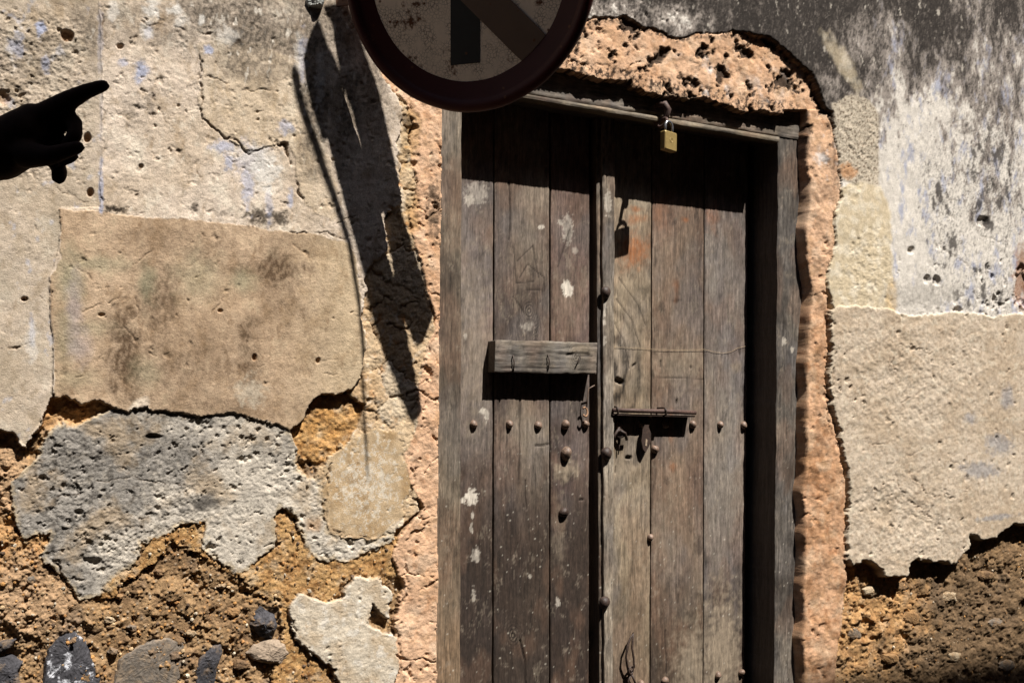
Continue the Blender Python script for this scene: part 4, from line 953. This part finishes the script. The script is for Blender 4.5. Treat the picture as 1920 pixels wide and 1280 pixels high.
# tangle of ring and split pin left of the hasp
c0 = Vector(unp(1163, 812, YL - .014))
tube('iron_ring', right, [(c0.x + .0105 * math.cos(a), c0.y + .004 * math.sin(2 * a), c0.z + .010 * math.sin(a)) for a in [k * math.pi / 8 for k in range(16)]], .0036, M_irond, 6, closed=True)
tube('split_pin', right, [up3(1162, 797, YL), up3(1160, 804, YL - .016), up3(1152, 816, YL - .018), up3(1151, 826, YL - .014)], .0038, M_irond, 6)
tube('split_pin', right, [up3(1160, 806, YL - .016), up3(1172, 812, YL - .022), up3(1175, 824, YL - .012)], .0042, M_irond, 6)
tube('split_pin', right, [up3(1163, 822, YL - .008), up3(1161, 838, YL - .008), up3(1159, 852, YL - .004)], .0016, M_irond, 6)
# lower door pull: long looped strap
lp = [(1187, 1186), (1182, 1196), (1176, 1212), (1174, 1232), (1177, 1250), (1183, 1258), (1189, 1250), (1188, 1232), (1185, 1214), (1186, 1200)]
tube('door_pull', right, [up3(x, y, YL - .012 - .006 * math.sin((y - 1186) / 75 * 3.1)) for x, y in lp], .0030, M_irond, 7, closed=True)
c0 = Vector(unp(1183, 1256, YL - .012))
tube('iron_ring', right, [(c0.x + .009 * math.cos(a), c0.y + .004 * math.cos(a), c0.z + .010 * math.sin(a)) for a in [k * math.pi / 7 for k in range(14)]], .0028, M_irond, 6, closed=True)
tube('split_pin', right, [up3(1183, 1264, YL - .01), up3(1178, 1276, YL - .012), up3(1181, 1292, YL - .01)], .003, M_irond, 6)
tube('split_pin', right, [up3(1185, 1264, YL - .01), up3(1192, 1282, YL - .012)], .003, M_irond, 6)
# hook and eye at the right edge of the left leaf
c0 = Vector(unp(1097, 772, YL - .016))
tube('hook_eye', left, [(c0.x + .0075 * math.cos(a), c0.y + .002 * math.sin(a), c0.z + .012 * math.sin(a)) for a in [2.4 - k * .45 for k in range(12)]], .0026, surf_mat('bare_iron', nsc=200, vcol=False, base=tuple(lin(170, 132, 104)), rough=.6, vary=.3), 6)
tube('hook_eye', left, [up3(1100, 762, YL - .017), up3(1101, 748, YL - .02), up3(1104, 728, YL - .022), up3(1115, 722, YL - .024)], .0016, M_iron, 6)
# the short board nailed across the left leaf
cb = board('cross_board', left, [(929.5, 637), (1120.5, 642), (1118.5, 701), (928, 697)], YL - .040, .040, wood((136, 126, 114), (162, 150, 134), (92, 83, 74), gr=1.1, seed=41, pales=((1090, 655, 16, 8, .7), (1000, 642, 60, 6, .3)), cracks=(([(1062, 665), (1080, 661), (1104, 664)], 1.6, .003), ([(960, 668), (1030, 661), (1110, 668)], .8, .0012), ([(940, 690), (1000, 688), (1100, 692)], .7, .001)), knots=((1080, 668, 8),)), across=True, relief=.001, wobble=.0016, label='short weathered board nailed across the left leaf')
for pts in ([(962, 666), (964, 680), (963, 694)], [(1028, 664), (1030, 678), (1028, 692)], [(1088, 668), (1085, 676), (1080, 686)]):
    tube('nail', left, [up3(pts[0][0], pts[0][1], YL - .038), up3(pts[0][0], pts[0][1] + 1, YL - .0445), up3(*pts[1], YL - .046), up3(*pts[2], YL - .043), up3(pts[2][0], pts[2][1], YL - .038)], .0017, M_irond, 6)

thr = [(1146, 650), (1185, 652), (1228, 655), (1270, 656), (1322, 655), (1340, 660), (1356, 662), (1372, 659), (1384, 652), (1398, 649)]
tag(tube('thread', None, [up3(x, y, YL - .0022) for x, y in thr], .00038, surf_mat('pale_thread', nsc=300, vcol=False, base=tuple(lin(196, 170, 136)), rough=.9), 5), 'thin pale thread stretched across the right door leaf above the slide bolt', 'thread')

# ------------------------------------------------------------------ padlock hanging from the staple of the lintel
c0 = Vector(unp(1242, 205, YF - .012))
st = tube('staple', frame, [(c0.x - .012, YF + .01, c0.z + .010), (c0.x - .009, YF - .010, c0.z + .012), (c0.x, YF - .022, c0.z + .010), (c0.x + .008, YF - .026, c0.z - .004), (c0.x + .006, YF - .020, c0.z - .022), (c0.x - .002, YF - .010, c0.z - .030), (c0.x - .008, YF + .010, c0.z - .030)], [.008, .0095, .0095, .009, .008, .0075, .007], M_irond2, 9)
c1_ = Vector(unp(1248, 228, -.004))
tube('iron_link', frame, [(c1_.x + .004 * math.sin(q), c1_.y + .012 + .017 * math.cos(q), c1_.z + .011 * math.sin(q)) for q in [k * math.pi / 8 for k in range(16)]], .0042, M_irond2, 7, closed=True)
M_brass = surf_mat('worn_brass', nsc=500, bump=.15, bdist=.0004, vary=.12, rough=.42, spec=.5, vcol=False, base=(.36, .25, .09), metal=.3, big=90)
M_steel = surf_mat('padlock_steel', nsc=500, bump=.1, bdist=.0003, vary=.1, rough=.3, spec=.6, vcol=False, base=(.34, .34, .35), metal=.8)
PY0 = -.010
pc = Vector(unp(1253.5, 266, PY0))
pad = empty('padlock', tuple(pc), 'small brass padlock with steel shackle hanging from the lintel staple above the right leaf', 'padlock')
hw, hh, ht = .0228, .0240, .0095
R_ = Matrix.Rotation(math.radians(12), 3, 'Z') @ Matrix.Rotation(math.radians(1.2), 3, 'Y')
vs = []; fs = []
bvl = .0022
rings = [(hw - bvl, hh - bvl, -ht), (hw, hh, -ht + bvl), (hw, hh, ht - bvl), (hw - bvl, hh - bvl, ht)]
for (a, b, y) in rings:
    cr = .0025
    for (sx, sz) in ((-1, -1), (1, -1), (1, 1), (-1, 1)):
        cx, cz = sx * (a - cr), sz * (b - cr)
        a0 = math.atan2(sz, sx)
        for da in (-.7, 0, .7): vs.append(R_ @ Vector((cx + cr * math.cos(a0 + da) * 1.2, y, cz + cr * math.sin(a0 + da) * 1.2)))
m = 12
for r in range(3):
    for j in range(m): fs.append((r * m + j, r * m + (j + 1) % m, (r + 1) * m + (j + 1) % m, (r + 1) * m + j))
fs.append(tuple(range(m))[::-1]); fs.append(tuple(3 * m + j for j in range(m)))
pmesh('padlock_body', vs, fs, M_brass, pad)
me = bpy.data.meshes.new('x')
def ptube(name, pts, r, mat, seg=8, closed=False):
    o = tube(name, None, [R_ @ Vector(p) for p in pts], r, mat, seg, closed); o.parent = pad; return o
ptube('shackle', [(-.0135, 0, hh - .004), (-.0135, 0, hh + .014)] + [(-.0135 * math.cos(a), 0, hh + .014 + .0145 * math.sin(a)) for a in [k * math.pi / 10 for k in range(1, 10)]] + [(.0135, 0, hh + .014), (.0135, 0, hh - .004)], .0036, M_steel, 10)
ptube('maker_mark', [(.0062 * math.cos(a), -ht - .0001, .002 + .0062 * math.sin(a)) for a in [k * math.pi / 12 for k in range(24)]], .0005, M_brass, 5, True)
ptube('maker_mark', [(.0030 * math.cos(a), -ht - .0001, .002 + .0030 * math.sin(a)) for a in [k * math.pi / 8 for k in range(16)]], .0004, M_brass, 5, True)

# ================================================================== THE ROUND SIGN
sc_ds = 2.01
SCN = np.array([unp(878, -28, -1)[0], -1, unp(878, -28, -1)[2]])
ray = np.array([VX + (873 - 960) / FPX * RX, VY + (873 - 960) / FPX * RY, 857 / FPX])
SCN = np.array([0, -DIST, EYE]) + ray * sc_ds
YAW, TILT, SR = 20, 16.3, .2745
aa = PSI + math.radians(YAW); ti = math.radians(TILT)
NRM = Vector((-math.sin(aa) * math.cos(ti), -math.cos(aa) * math.cos(ti), -math.sin(ti)))
E1 = NRM.cross(Vector((0, 0, 1))).normalized() * -1    # to the right as seen
if E1.x * RX + E1.y * RY < 0: E1 = -E1
E2 = E1.cross(-NRM).normalized()
if E2.z < 0: E2 = -E2
sign = empty('road_sign', tuple(SCN), 'round rusty road sign with dark red rim and slanting bar, bracketed above the door', 'sign')
def SP(a, b, d=0.0): return E1 * a + E2 * b + NRM * d
def paint_mat(name, base, rough=.55, rustc=(.10, .035, .012), amount=.60, crackle=True, spec=.3):
    m, nt, b = principled(name)
    tc = N(nt, 'ShaderNodeTexCoord')
    v1 = N(nt, 'ShaderNodeTexVoronoi', feature='DISTANCE_TO_EDGE', i_Scale=150.)
    nn = N(nt, 'ShaderNodeTexNoise', i_Scale=18., i_Detail=8., i_Roughness=.7); nt.links.new(tc.outputs['Object'], nn.inputs[0])
    nt.links.new(tc.outputs['Object'], v1.inputs['Vector'])
    nw = N(nt, 'ShaderNodeTexNoise', i_Scale=26., i_Detail=3.); nt.links.new(tc.outputs['Object'], nw.inputs[0])
    cr = ramp(nt, v1.outputs['Distance'], [(.0, (1, 1, 1)), (.12, (0, 0, 0))])
    cw = ramp(nt, nw.outputs[0], [(.40, (0, 0, 0)), (.58, (.75, .75, .75))])
    mm = N(nt, 'ShaderNodeMath', operation='MULTIPLY'); nt.links.new(cr.outputs[0], mm.inputs[0]); nt.links.new(cw.outputs[0], mm.inputs[1])
    rs = ramp(nt, nn.outputs[0], [(amount, (0, 0, 0)), (amount + .07, (1, 1, 1))])
    sp = N(nt, 'ShaderNodeTexVoronoi', i_Scale=42.); nt.links.new(tc.outputs['Object'], sp.inputs['Vector'])
    sr = ramp(nt, sp.outputs['Distance'], [(.08, (1, 1, 1)), (.17, (0, 0, 0))])
    sel = N(nt, 'ShaderNodeSeparateColor'); nt.links.new(sp.outputs['Color'], sel.inputs[0])
    gt = N(nt, 'ShaderNodeMath', operation='GREATER_THAN'); gt.inputs[1].default_value = .5; nt.links.new(sel.outputs[0], gt.inputs[0])
    ms = N(nt, 'ShaderNodeMath', operation='MULTIPLY'); nt.links.new(sr.outputs[0], ms.inputs[0]); nt.links.new(gt.outputs[0], ms.inputs[1])
    mxm = N(nt, 'ShaderNodeMath', operation='MAXIMUM'); nt.links.new(rs.outputs[0], mxm.inputs[0]); nt.links.new(ms.outputs[0], mxm.inputs[1])
    big = ramp(nt, nn.outputs[0], [(.3, tuple(x * .8 for x in base)), (.7, base)])
    x1 = N(nt, 'ShaderNodeMix', data_type='RGBA'); nt.links.new(mxm.outputs[0], x1.inputs[0]); nt.links.new(big.outputs[0], x1.inputs[6]); x1.inputs[7].default_value = (*rustc, 1)
    x2 = N(nt, 'ShaderNodeMix', data_type='RGBA'); x2.inputs[7].default_value = (.03, .018, .012, 1)
    if crackle: nt.links.new(mm.outputs[0], x2.inputs[0])
    else: x2.inputs[0].default_value = 0
    nt.links.new(x1.outputs[2], x2.inputs[6]); nt.links.new(x2.outputs[2], b.inputs['Base Color'])
    bp = N(nt, 'ShaderNodeBump', i_Strength=.4, i_Distance=.0006); nt.links.new(mxm.outputs[0], bp.inputs['Height']); nt.links.new(bp.outputs[0], b.inputs['Normal'])
    b.inputs['Roughness'].default_value = rough; b.inputs['Specular IOR Level'].default_value = spec
    return m
P_white = paint_mat('flaking_white_paint', (.78, .66, .54), amount=.565)
P_red = paint_mat('dark_red_enamel', (.048, .007, .005), rough=.5, amount=.66, crackle=False, spec=.22)
P_black = paint_mat('black_paint', (.02, .02, .02), amount=.8, crackle=False)
P_bar = paint_mat('faded_red_paint', (.13, .085, .06), amount=.62, crackle=False)
P_back = paint_mat('rusted_sheet_back', (.10, .07, .05), amount=.5, crackle=False)
def lathe(name, prof, mat, seg=120, parent=sign):
    vs = []; fs = []
    for (r, d) in prof:
        for k in range(seg):
            a = 2 * math.pi * k / seg
            dent = 1 + .0025 * math.sin(3 * a + 1) + .0015 * math.sin(7 * a) + .001 * math.sin(17 * a)
            vs.append(SP(r * dent * math.cos(a), r * dent * math.sin(a), d))
    for i in range(len(prof) - 1):
        for k in range(seg): fs.append((i * seg + k, i * seg + (k + 1) % seg, (i + 1) * seg + (k + 1) % seg, (i + 1) * seg + k))
    return pmesh(name, vs, fs, mat, parent, smooth=True)
R0, R1 = SR * .775, SR
lathe('sign_rim', [(R0 + .0005, .0005), (R0 + .001, .0008), (SR * .90, .0010), (SR * .915, .004), (SR * .93, .0085), (SR * .96, .0105), (SR * .985, .0085), (SR * 1.0, .002), (SR * 1.0, -.006), (SR * .985, -.007), (SR * .975, -.005), (SR * .965, -.004), (SR * .93, -.0015)], P_red)
lathe('sign_face', [(.0001, 0), (R0 * .5, 0), (R0 + .0004, 0)], P_white)
lathe('sign_back', [(.0001, -.003), (SR * .95, -.003)], P_back)
def splate(name, pts, d, mat, th=.0008):
    """a painted shape on the sign's face, clipped to the white disc"""
    out = []
    for i in range(len(pts)):
        a, b = pts[i], pts[(i + 1) % len(pts)]
        for k in range(30):
            t = k / 30; x = a[0] + (b[0] - a[0]) * t; y = a[1] + (b[1] - a[1]) * t
            r = math.hypot(x, y)
            if r > R0: x, y = x * R0 / r, y * R0 / r
            out.append((x, y))
    n = len(out)
    vs = [SP(x, y, d) for x, y in out] + [SP(x, y, d - th) for x, y in out]
    fs = [tuple(range(n))] + [(i, (i + 1) % n, n + (i + 1) % n, n + i) for i in range(n)]
    return pmesh(name, vs, fs, mat, sign)
k_ = sc_ds / FPX       # metres per picture unit on the sign
def S2(px, py):
    """picture point to sign coordinates"""
    r = Vector((VX + (px - 960) / FPX * RX, VY + (px - 960) / FPX * RY, (800 - py) / FPX))
    c = Vector((0, -DIST, EYE)); cc = Vector(SCN)
    t = (cc - c).dot(NRM) / r.dot(NRM); p = c + r * t - cc
    return p.dot(E1), p.dot(E2)
splate('arrow_shaft', [S2(845, 123), S2(900, 118), S2(900, -60), S2(845, -60)], .0008, P_black)
splate('arrow_head', [S2(810, -61), S2(935, -61), S2(872, -150)], .0008, P_black)
bl, bu = S2(972, 109), S2(1012, 54)
dl = Vector(S2(863, 0)) - Vector(bl); du = Vector(S2(953, 0)) - Vector(bu)
dl.normalize(); du.normalize(); dm = ((dl + du) / 2).normalized()
splate('slanting_bar', [tuple(Vector(bl) - dl * .05), tuple(Vector(bl) + dl * .5), tuple(Vector(bu) + dl * .5), tuple(Vector(bu) - dl * .05)], .0018, P_bar)
# bracket: flat iron arm from the wall to the back of the sign, and a strap and sheets added for their shadows
ob = Vector(SCN)
def beam(name, a, b, wv, hv, mat):
    a, b, wv, hv = Vector(a), Vector(b), Vector(wv), Vector(hv)
    vs = [p + sw * wv + sh * hv - ob for p in (a, b) for (sw, sh) in ((-1, -1), (1, -1), (1, 1), (-1, 1))]
    return pmesh(name, vs, [(0, 1, 2, 3), (7, 6, 5, 4), (0, 4, 5, 1), (1, 5, 6, 2), (2, 6, 7, 3), (3, 7, 4, 0)], mat, sign)
P_arm = paint_mat('bracket_brown_paint', (.16, .075, .04), amount=.6, crackle=False)
wa = Vector(unp(612, 3, .02)); wbk = ob + SP(0, .0, -.012)
back_c = ob + SP(-.10, -.02, -.03)
beam('bracket_arm', wa, back_c, (.0, 0.003, .0), (0, 0, .014), P_arm)
wa2 = Vector(unp(612, -260, .02))
beam('bracket_arm', wa2, ob + SP(-.10, .17, -.03), (.0, 0.003, .0), (0, 0, .014), P_arm)
beam('sign_stay', ob + SP(-.10, -.16, -.016), ob + SP(-.10, .22, -.016), E1 * .018, NRM * .004, P_arm)
sv = Vector((.4, -1, 1.8))
def cast(px, py, a): return Vector(unp(px, py, 0)) + sv * a
strap = [(548, 128, .44), (553, 150, .45), (570, 215, .47), (612, 330, .49), (654, 450, .50), (672, 560, .50), (682, 680, .50), (690, 800, .50), (694, 885, .50)]
tube('shadow_strap', None, [cast(*p) - ob for p in strap], [.004, .009, .0085, .0075, .006, .0045, .004, .0035, .0015], P_arm, 6).parent = sign  # added strap, bent to throw the thin shadow line on the wall

def wplate(name, pts, a, th, mat):
    """sheet hanging parallel to the wall, a metres in front of it, given by the shadow it throws"""
    P = [cast(x, y, a) for x, y in pts]; n = len(P)
    vs = [p - ob for p in P] + [p - ob + Vector((0, th, 0)) for p in P]
    return pmesh(name, vs, [tuple(range(n)), tuple(range(2 * n - 1, n - 1, -1))] + [(i, n + i, n + (i + 1) % n, (i + 1) % n) for i in range(n)], mat, sign)
wplate('shadow_plate', [(606, 18), (650, 16), (672, 70), (690, 126), (702, 154), (712, 193), (727, 260), (752, 372), (786, 480), (817, 580), (799, 628), (788, 636), (768, 602), (737, 522), (743, 508), (736, 460), (722, 410), (708, 374), (698, 372), (662, 212), (649, 176), (641, 150), (636, 122), (631, 98), (625, 59), (619, 40)], .305, .005, P_arm)  # added sheet, its outline shaped to throw the right part of the shadow

wplate('shadow_plate', [(594, 44), (603, 66), (613, 92), (629, 122), (642, 158), (640, 200), (612, 262), (604, 262), (584, 200), (573, 150), (569, 112), (576, 82), (584, 62)], .36, .006, P_arm)  # second added sheet, lengthens the top of the sign's shadow

# ================================================================== THE STREET
def quadobj(name, pts, mat, kind=None):
    o = pmesh(name, pts, [(0, 1, 2, 3)], mat, None)
    if kind: o['kind'] = kind
    return o
M_ground = surf_mat('trodden_earth', nsc=30, vcol=False, base=(.07, .055, .04), big=2.)
quadobj('ground', [(-60, -60, 0), (60, -60, 0), (60, 60, 0), (-60, 60, 0)], M_ground, 'structure')
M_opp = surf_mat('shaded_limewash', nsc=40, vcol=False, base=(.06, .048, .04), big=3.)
M_shut = surf_mat('brown_shutter', nsc=60, vcol=False, base=(.07, .045, .03), scale=(1, 1, .1))
opp = empty('house', (1.0, -3.3, 0), 'two storey limewashed house across the lane behind the camera', 'house')
L_, HT = 3.3, EYE + 1.8 * 3.3 - .98
def obox(name, x0, x1, y0, y1, z0, z1, mat, parent=opp):
    vs = [(x - 1.0, y + 3.3, z) for z in (z0, z1) for (x, y) in ((x0, y0), (x1, y0), (x1, y1), (x0, y1))]
    return pmesh(name, vs, [(3, 2, 1, 0), (4, 5, 6, 7), (0, 1, 5, 4), (1, 2, 6, 5), (2, 3, 7, 6), (3, 0, 4, 7)], mat, parent)
obox('house_wall', -14, 16, -9.3, -3.3, 0, HT, M_opp)
obox('parapet', -14.1, 16.1, -3.5, -3.22, HT - .02, HT + .12, M_opp)
for i in range(6):
    x = -11 + i * 4.6
    obox('window', x, x + .9, -3.34, -3.27, 3.9, 5.2, M_shut); obox('window', x, x + .9, -3.34, -3.27, 1.1, 2.3, M_shut)
obox('door', 3.2, 4.3, -3.34, -3.26, 0.02, 2.2, M_shut)

# ================================================================== THE POINTING PERSON (only the hand shows)
def capsule(bm_v, bm_f, a, b, ra, rb, seg=14, rg=5):
    a, b = Vector(a), Vector(b); t = (b - a); L = t.length
    t = t.normalized() if L > 1e-6 else Vector((0, 0, 1)); u = t.orthogonal().normalized(); w = t.cross(u)
    base = len(bm_v); rings = []
    for i in range(rg + 1):
        ph = math.pi / 2 * i / rg; rings.append((a - t * ra * math.cos(ph), ra * math.sin(ph)))
    for i in range(rg + 1):
        ph = math.pi / 2 * i / rg; rings.append((b + t * rb * math.sin(ph), rb * math.cos(ph)))
    for c, r in rings:
        r = max(r, 1e-4)
        for k in range(seg):
            q = 2 * math.pi * k / seg; bm_v.append(tuple(c + (u * math.cos(q) + w * math.sin(q)) * r))
    for i in range(len(rings) - 1):
        for k in range(seg):
            bm_f.append((base + i * seg + k, base + i * seg + (k + 1) % seg, base + (i + 1) * seg + (k + 1) % seg, base + (i + 1) * seg + k))
    bm_f.append(tuple(base + k for k in range(seg))[::-1]); bm_f.append(tuple(base + (len(rings) - 1) * seg + k for k in range(seg)))
def blob(name, caps, vox, mat, parent, smooth=4):
    """one continuous skin over tapered limbs"""
    vs, fs = [], []
    for c in caps: capsule(vs, fs, *c)
    me = bpy.data.meshes.new(name); me.from_pydata(vs, [], fs); me.update()
    o = bpy.data.objects.new(name, me); COL.objects.link(o)
    m = o.modifiers.new('r', 'REMESH'); m.mode = 'VOXEL'; m.voxel_size = vox; m.use_smooth_shade = True
    m2 = o.modifiers.new('s', 'SMOOTH'); m2.iterations = smooth; m2.factor = .5
    bpy.context.view_layer.update()
    dg = bpy.context.evaluated_depsgraph_get()
    me2 = bpy.data.meshes.new_from_object(o.evaluated_get(dg)); me2.name = name
    o.modifiers.clear(); o.data = me2; me2.materials.clear(); me2.materials.append(mat)
    if parent is not None:
        me2.transform(Matrix.Translation(-parent.location)); o.parent = parent
    return o
M_skin = surf_mat('dark_brown_skin', nsc=160, bump=.25, bdist=.0006, vary=.12, rough=.8, spec=.08, vcol=False, base=(.028, .014, .009), big=20)
M_shirt = surf_mat('navy_cotton', nsc=300, bump=.4, bdist=.001, vary=.15, rough=.9, spec=.1, vcol=False, base=(.02, .025, .04), big=8)
M_trou = surf_mat('grey_trousers', nsc=300, bump=.4, bdist=.001, vary=.15, rough=.9, spec=.1, vcol=False, base=(.04, .038, .036), big=8)
M_hair = surf_mat('black_hair', nsc=300, bump=.8, bdist=.003, vary=.3, rough=.8, spec=.2, vcol=False, base=(.012, .010, .009), big=30)
HD = 1.12; K = HD / FPX
def hp(px, py, dd=0.0):
    u, v = (px - 960) / FPX, (800 - py) / FPX; t = HD + dd
    return Vector(((VX + u * RX) * t, -DIST + (VY + u * RY) * t, EYE + v * t))
def chain(pts): return [(hp(*p[:3]), hp(*q[:3]), p[3] * K, q[3] * K) for p, q in zip(pts, pts[1:])]
elbow = Vector((-.215, -.955, 1.80)); shoul = Vector((-.40, -1.10, 1.545)); wr = hp(-70, 306)
caps = chain([(84, 216, 0, 24), (126, 190, 0, 19), (163, 171, 0, 14.5), (194, 160.5, 0, 11.8)])          # index
caps += chain([(78, 224, .012, 22), (124, 228, .010, 17), (139, 230, .006, 15.5), (141, 255, -.004, 13.5), (126, 268, -.004, 12)])   # middle, folded
caps += chain([(74, 250, .022, 24), (96, 262, .02, 18), (128, 276, .012, 14.5), (134, 292, .0, 13), (118, 300, -.004, 12)])          # ring, folded
caps += chain([(70, 275, .03, 24), (104, 300, .022, 15), (112, 322, .012, 14.5), (110, 332, .002, 14)])   # little finger
caps += chain([(50, 290, -.012, 26), (92, 292, -.022, 18), (120, 284, -.026, 14.5), (146, 276, -.024, 12.5)])  # thumb
caps += chain([(0, 272, 0, 44), (45, 246, 0, 42), (62, 228, .004, 34)]) + chain([(0, 288, .006, 50), (40, 268, .010, 46), (72, 284, .014, 28)])
caps += [(hp(0, 285), wr, 50 * K, .029), (wr, wr.lerp(elbow, .35), .029, .040), (wr.lerp(elbow, .35), elbow, .040, .042), (elbow, elbow.lerp(shoul, .5), .044, .052), (elbow.lerp(shoul, .5), shoul, .052, .062)]
T = Vector((-.52, -1.22, 0)); fw = Vector((.75, .66, 0)); sd_ = Vector((.66, -.75, 0))       # facing the sign, chest to the door
sh2 = Vector((-.66, -1.36, 1.50))
mid = (shoul + sh2) / 2; pel = Vector((mid.x, mid.y, 1.0)); nk = Vector((mid.x, mid.y, 1.60))
ax = (shoul - sh2); ax.z = 0; ax.normalize(); fr_ = Vector((-ax.y, ax.x, 0))
if fr_.y < 0: fr_ = -fr_
caps += [(shoul, sh2, .06, .06), (mid + Vector((0, 0, -.1)), pel, .13, .12), (mid + ax * .06 + Vector((0, 0, -.12)), pel + ax * .05, .11, .11), (mid - ax * .06 + Vector((0, 0, -.12)), pel - ax * .05, .11, .11), (nk - Vector((0, 0, .06)), nk + Vector((0, 0, .08)), .062, .055)]
hd = nk + Vector((0, 0, .17)) + fr_ * .02
caps += [(hd, hd + Vector((0, 0, .035)), .078, .086), (hd + fr_ * .03 - Vector((0, 0, .05)), hd + fr_ * .045 - Vector((0, 0, .075)), .055, .035), (hd + fr_ * .085 + Vector((0, 0, .03)), hd + fr_ * .108 - Vector((0, 0, .012)), .010, .015),
         (hd + fr_ * .083 - Vector((0, 0, .045)) + ax * .015, hd + fr_ * .083 - Vector((0, 0, .045)) - ax * .015, .010, .010), (hd + ax * .086 + Vector((0, 0, .02)), hd + ax * .086 - Vector((0, 0, .02)), .013, .010), (hd - ax * .086 + Vector((0, 0, .02)), hd - ax * .086 - Vector((0, 0, .02)), .013, .010)]
e2 = sh2 + Vector((-.04, -.02, -.30)); w2 = e2 + fr_ * .05 + Vector((0, 0, -.26))
caps += [(sh2, e2, .055, .042), (e2, w2, .042, .028), (w2, w2 + Vector((0, 0, -.09)), .034, .036)]
for q, dxx in enumerate((-.028, -.010, .009, .027)):
    b0_ = w2 + Vector((0, 0, -.10)) + fr_ * dxx; caps.append((b0_, b0_ + Vector((0, 0, -.055 - .01 * (q in (1, 2)))) + ax * .012, .0095, .008))
caps.append((w2 + Vector((0, 0, -.05)) + fr_ * .03, w2 + Vector((0, 0, -.10)) + fr_ * .055, .014, .010))
for sg in (1, -1):
    hip = pel + ax * .095 * sg - Vector((0, 0, .06)); kn = Vector((hip.x, hip.y, .52)) + fr_ * .02; an = Vector((hip.x, hip.y, .09)) - fr_ * .01
    caps += [(hip, kn, .088, .06), (kn, an, .056, .038), (an - Vector((0, 0, .04)), an - Vector((0, 0, .055)) + fr_ * .17, .042, .030)]
person = empty('person', (mid.x, mid.y, 0), 'person in shade at the left edge, dark silhouetted hand pointing a finger at the wall', 'person')
blob('body', caps, .0038, M_skin, person, 2)
up_ = elbow.lerp(shoul, .35)
blob('shirt', [(up_, shoul, .068, .078), (shoul, sh2, .076, .076), (mid + Vector((0, 0, -.1)), pel - Vector((0, 0, .06)), .148, .140), (mid + ax * .06 + Vector((0, 0, -.12)), pel + ax * .06 - Vector((0, 0, .06)), .128, .128), (mid - ax * .06 + Vector((0, 0, -.12)), pel - ax * .06 - Vector((0, 0, .06)), .128, .128), (sh2, sh2.lerp(e2, .7), .074, .062)], .009, M_shirt, person, 5)
tc_ = []
for sg in (1, -1):
    hip = pel + ax * .095 * sg - Vector((0, 0, .06)); kn = Vector((hip.x, hip.y, .52)) + fr_ * .02; an = Vector((hip.x, hip.y, .12))
    tc_ += [(hip, kn, .108, .078), (kn, an, .076, .062)]
tc_.append((pel - Vector((0, 0, .02)) - ax * .07, pel - Vector((0, 0, .02)) + ax * .07, .118, .118))
blob('trousers', tc_, .009, M_trou, person, 5)
blob('hair', [(hd - fr_ * .022 + Vector((0, 0, .045)), hd + fr_ * .005 + Vector((0, 0, .062)), .088, .080)], .005, M_hair, person, 2)
for sg in (1, -1):
    e_ = hd + fr_ * .072 + ax * .032 * sg + Vector((0, 0, .012)); vs, fs = [], []; capsule(vs, fs, e_, e_ + Vector((0, 0, .0005)), .0125, .0125)
    pmesh('eye', vs, fs, surf_mat('eye_white', vcol=False, base=(.5, .48, .45), rough=.3), person, True, offset=person.location)
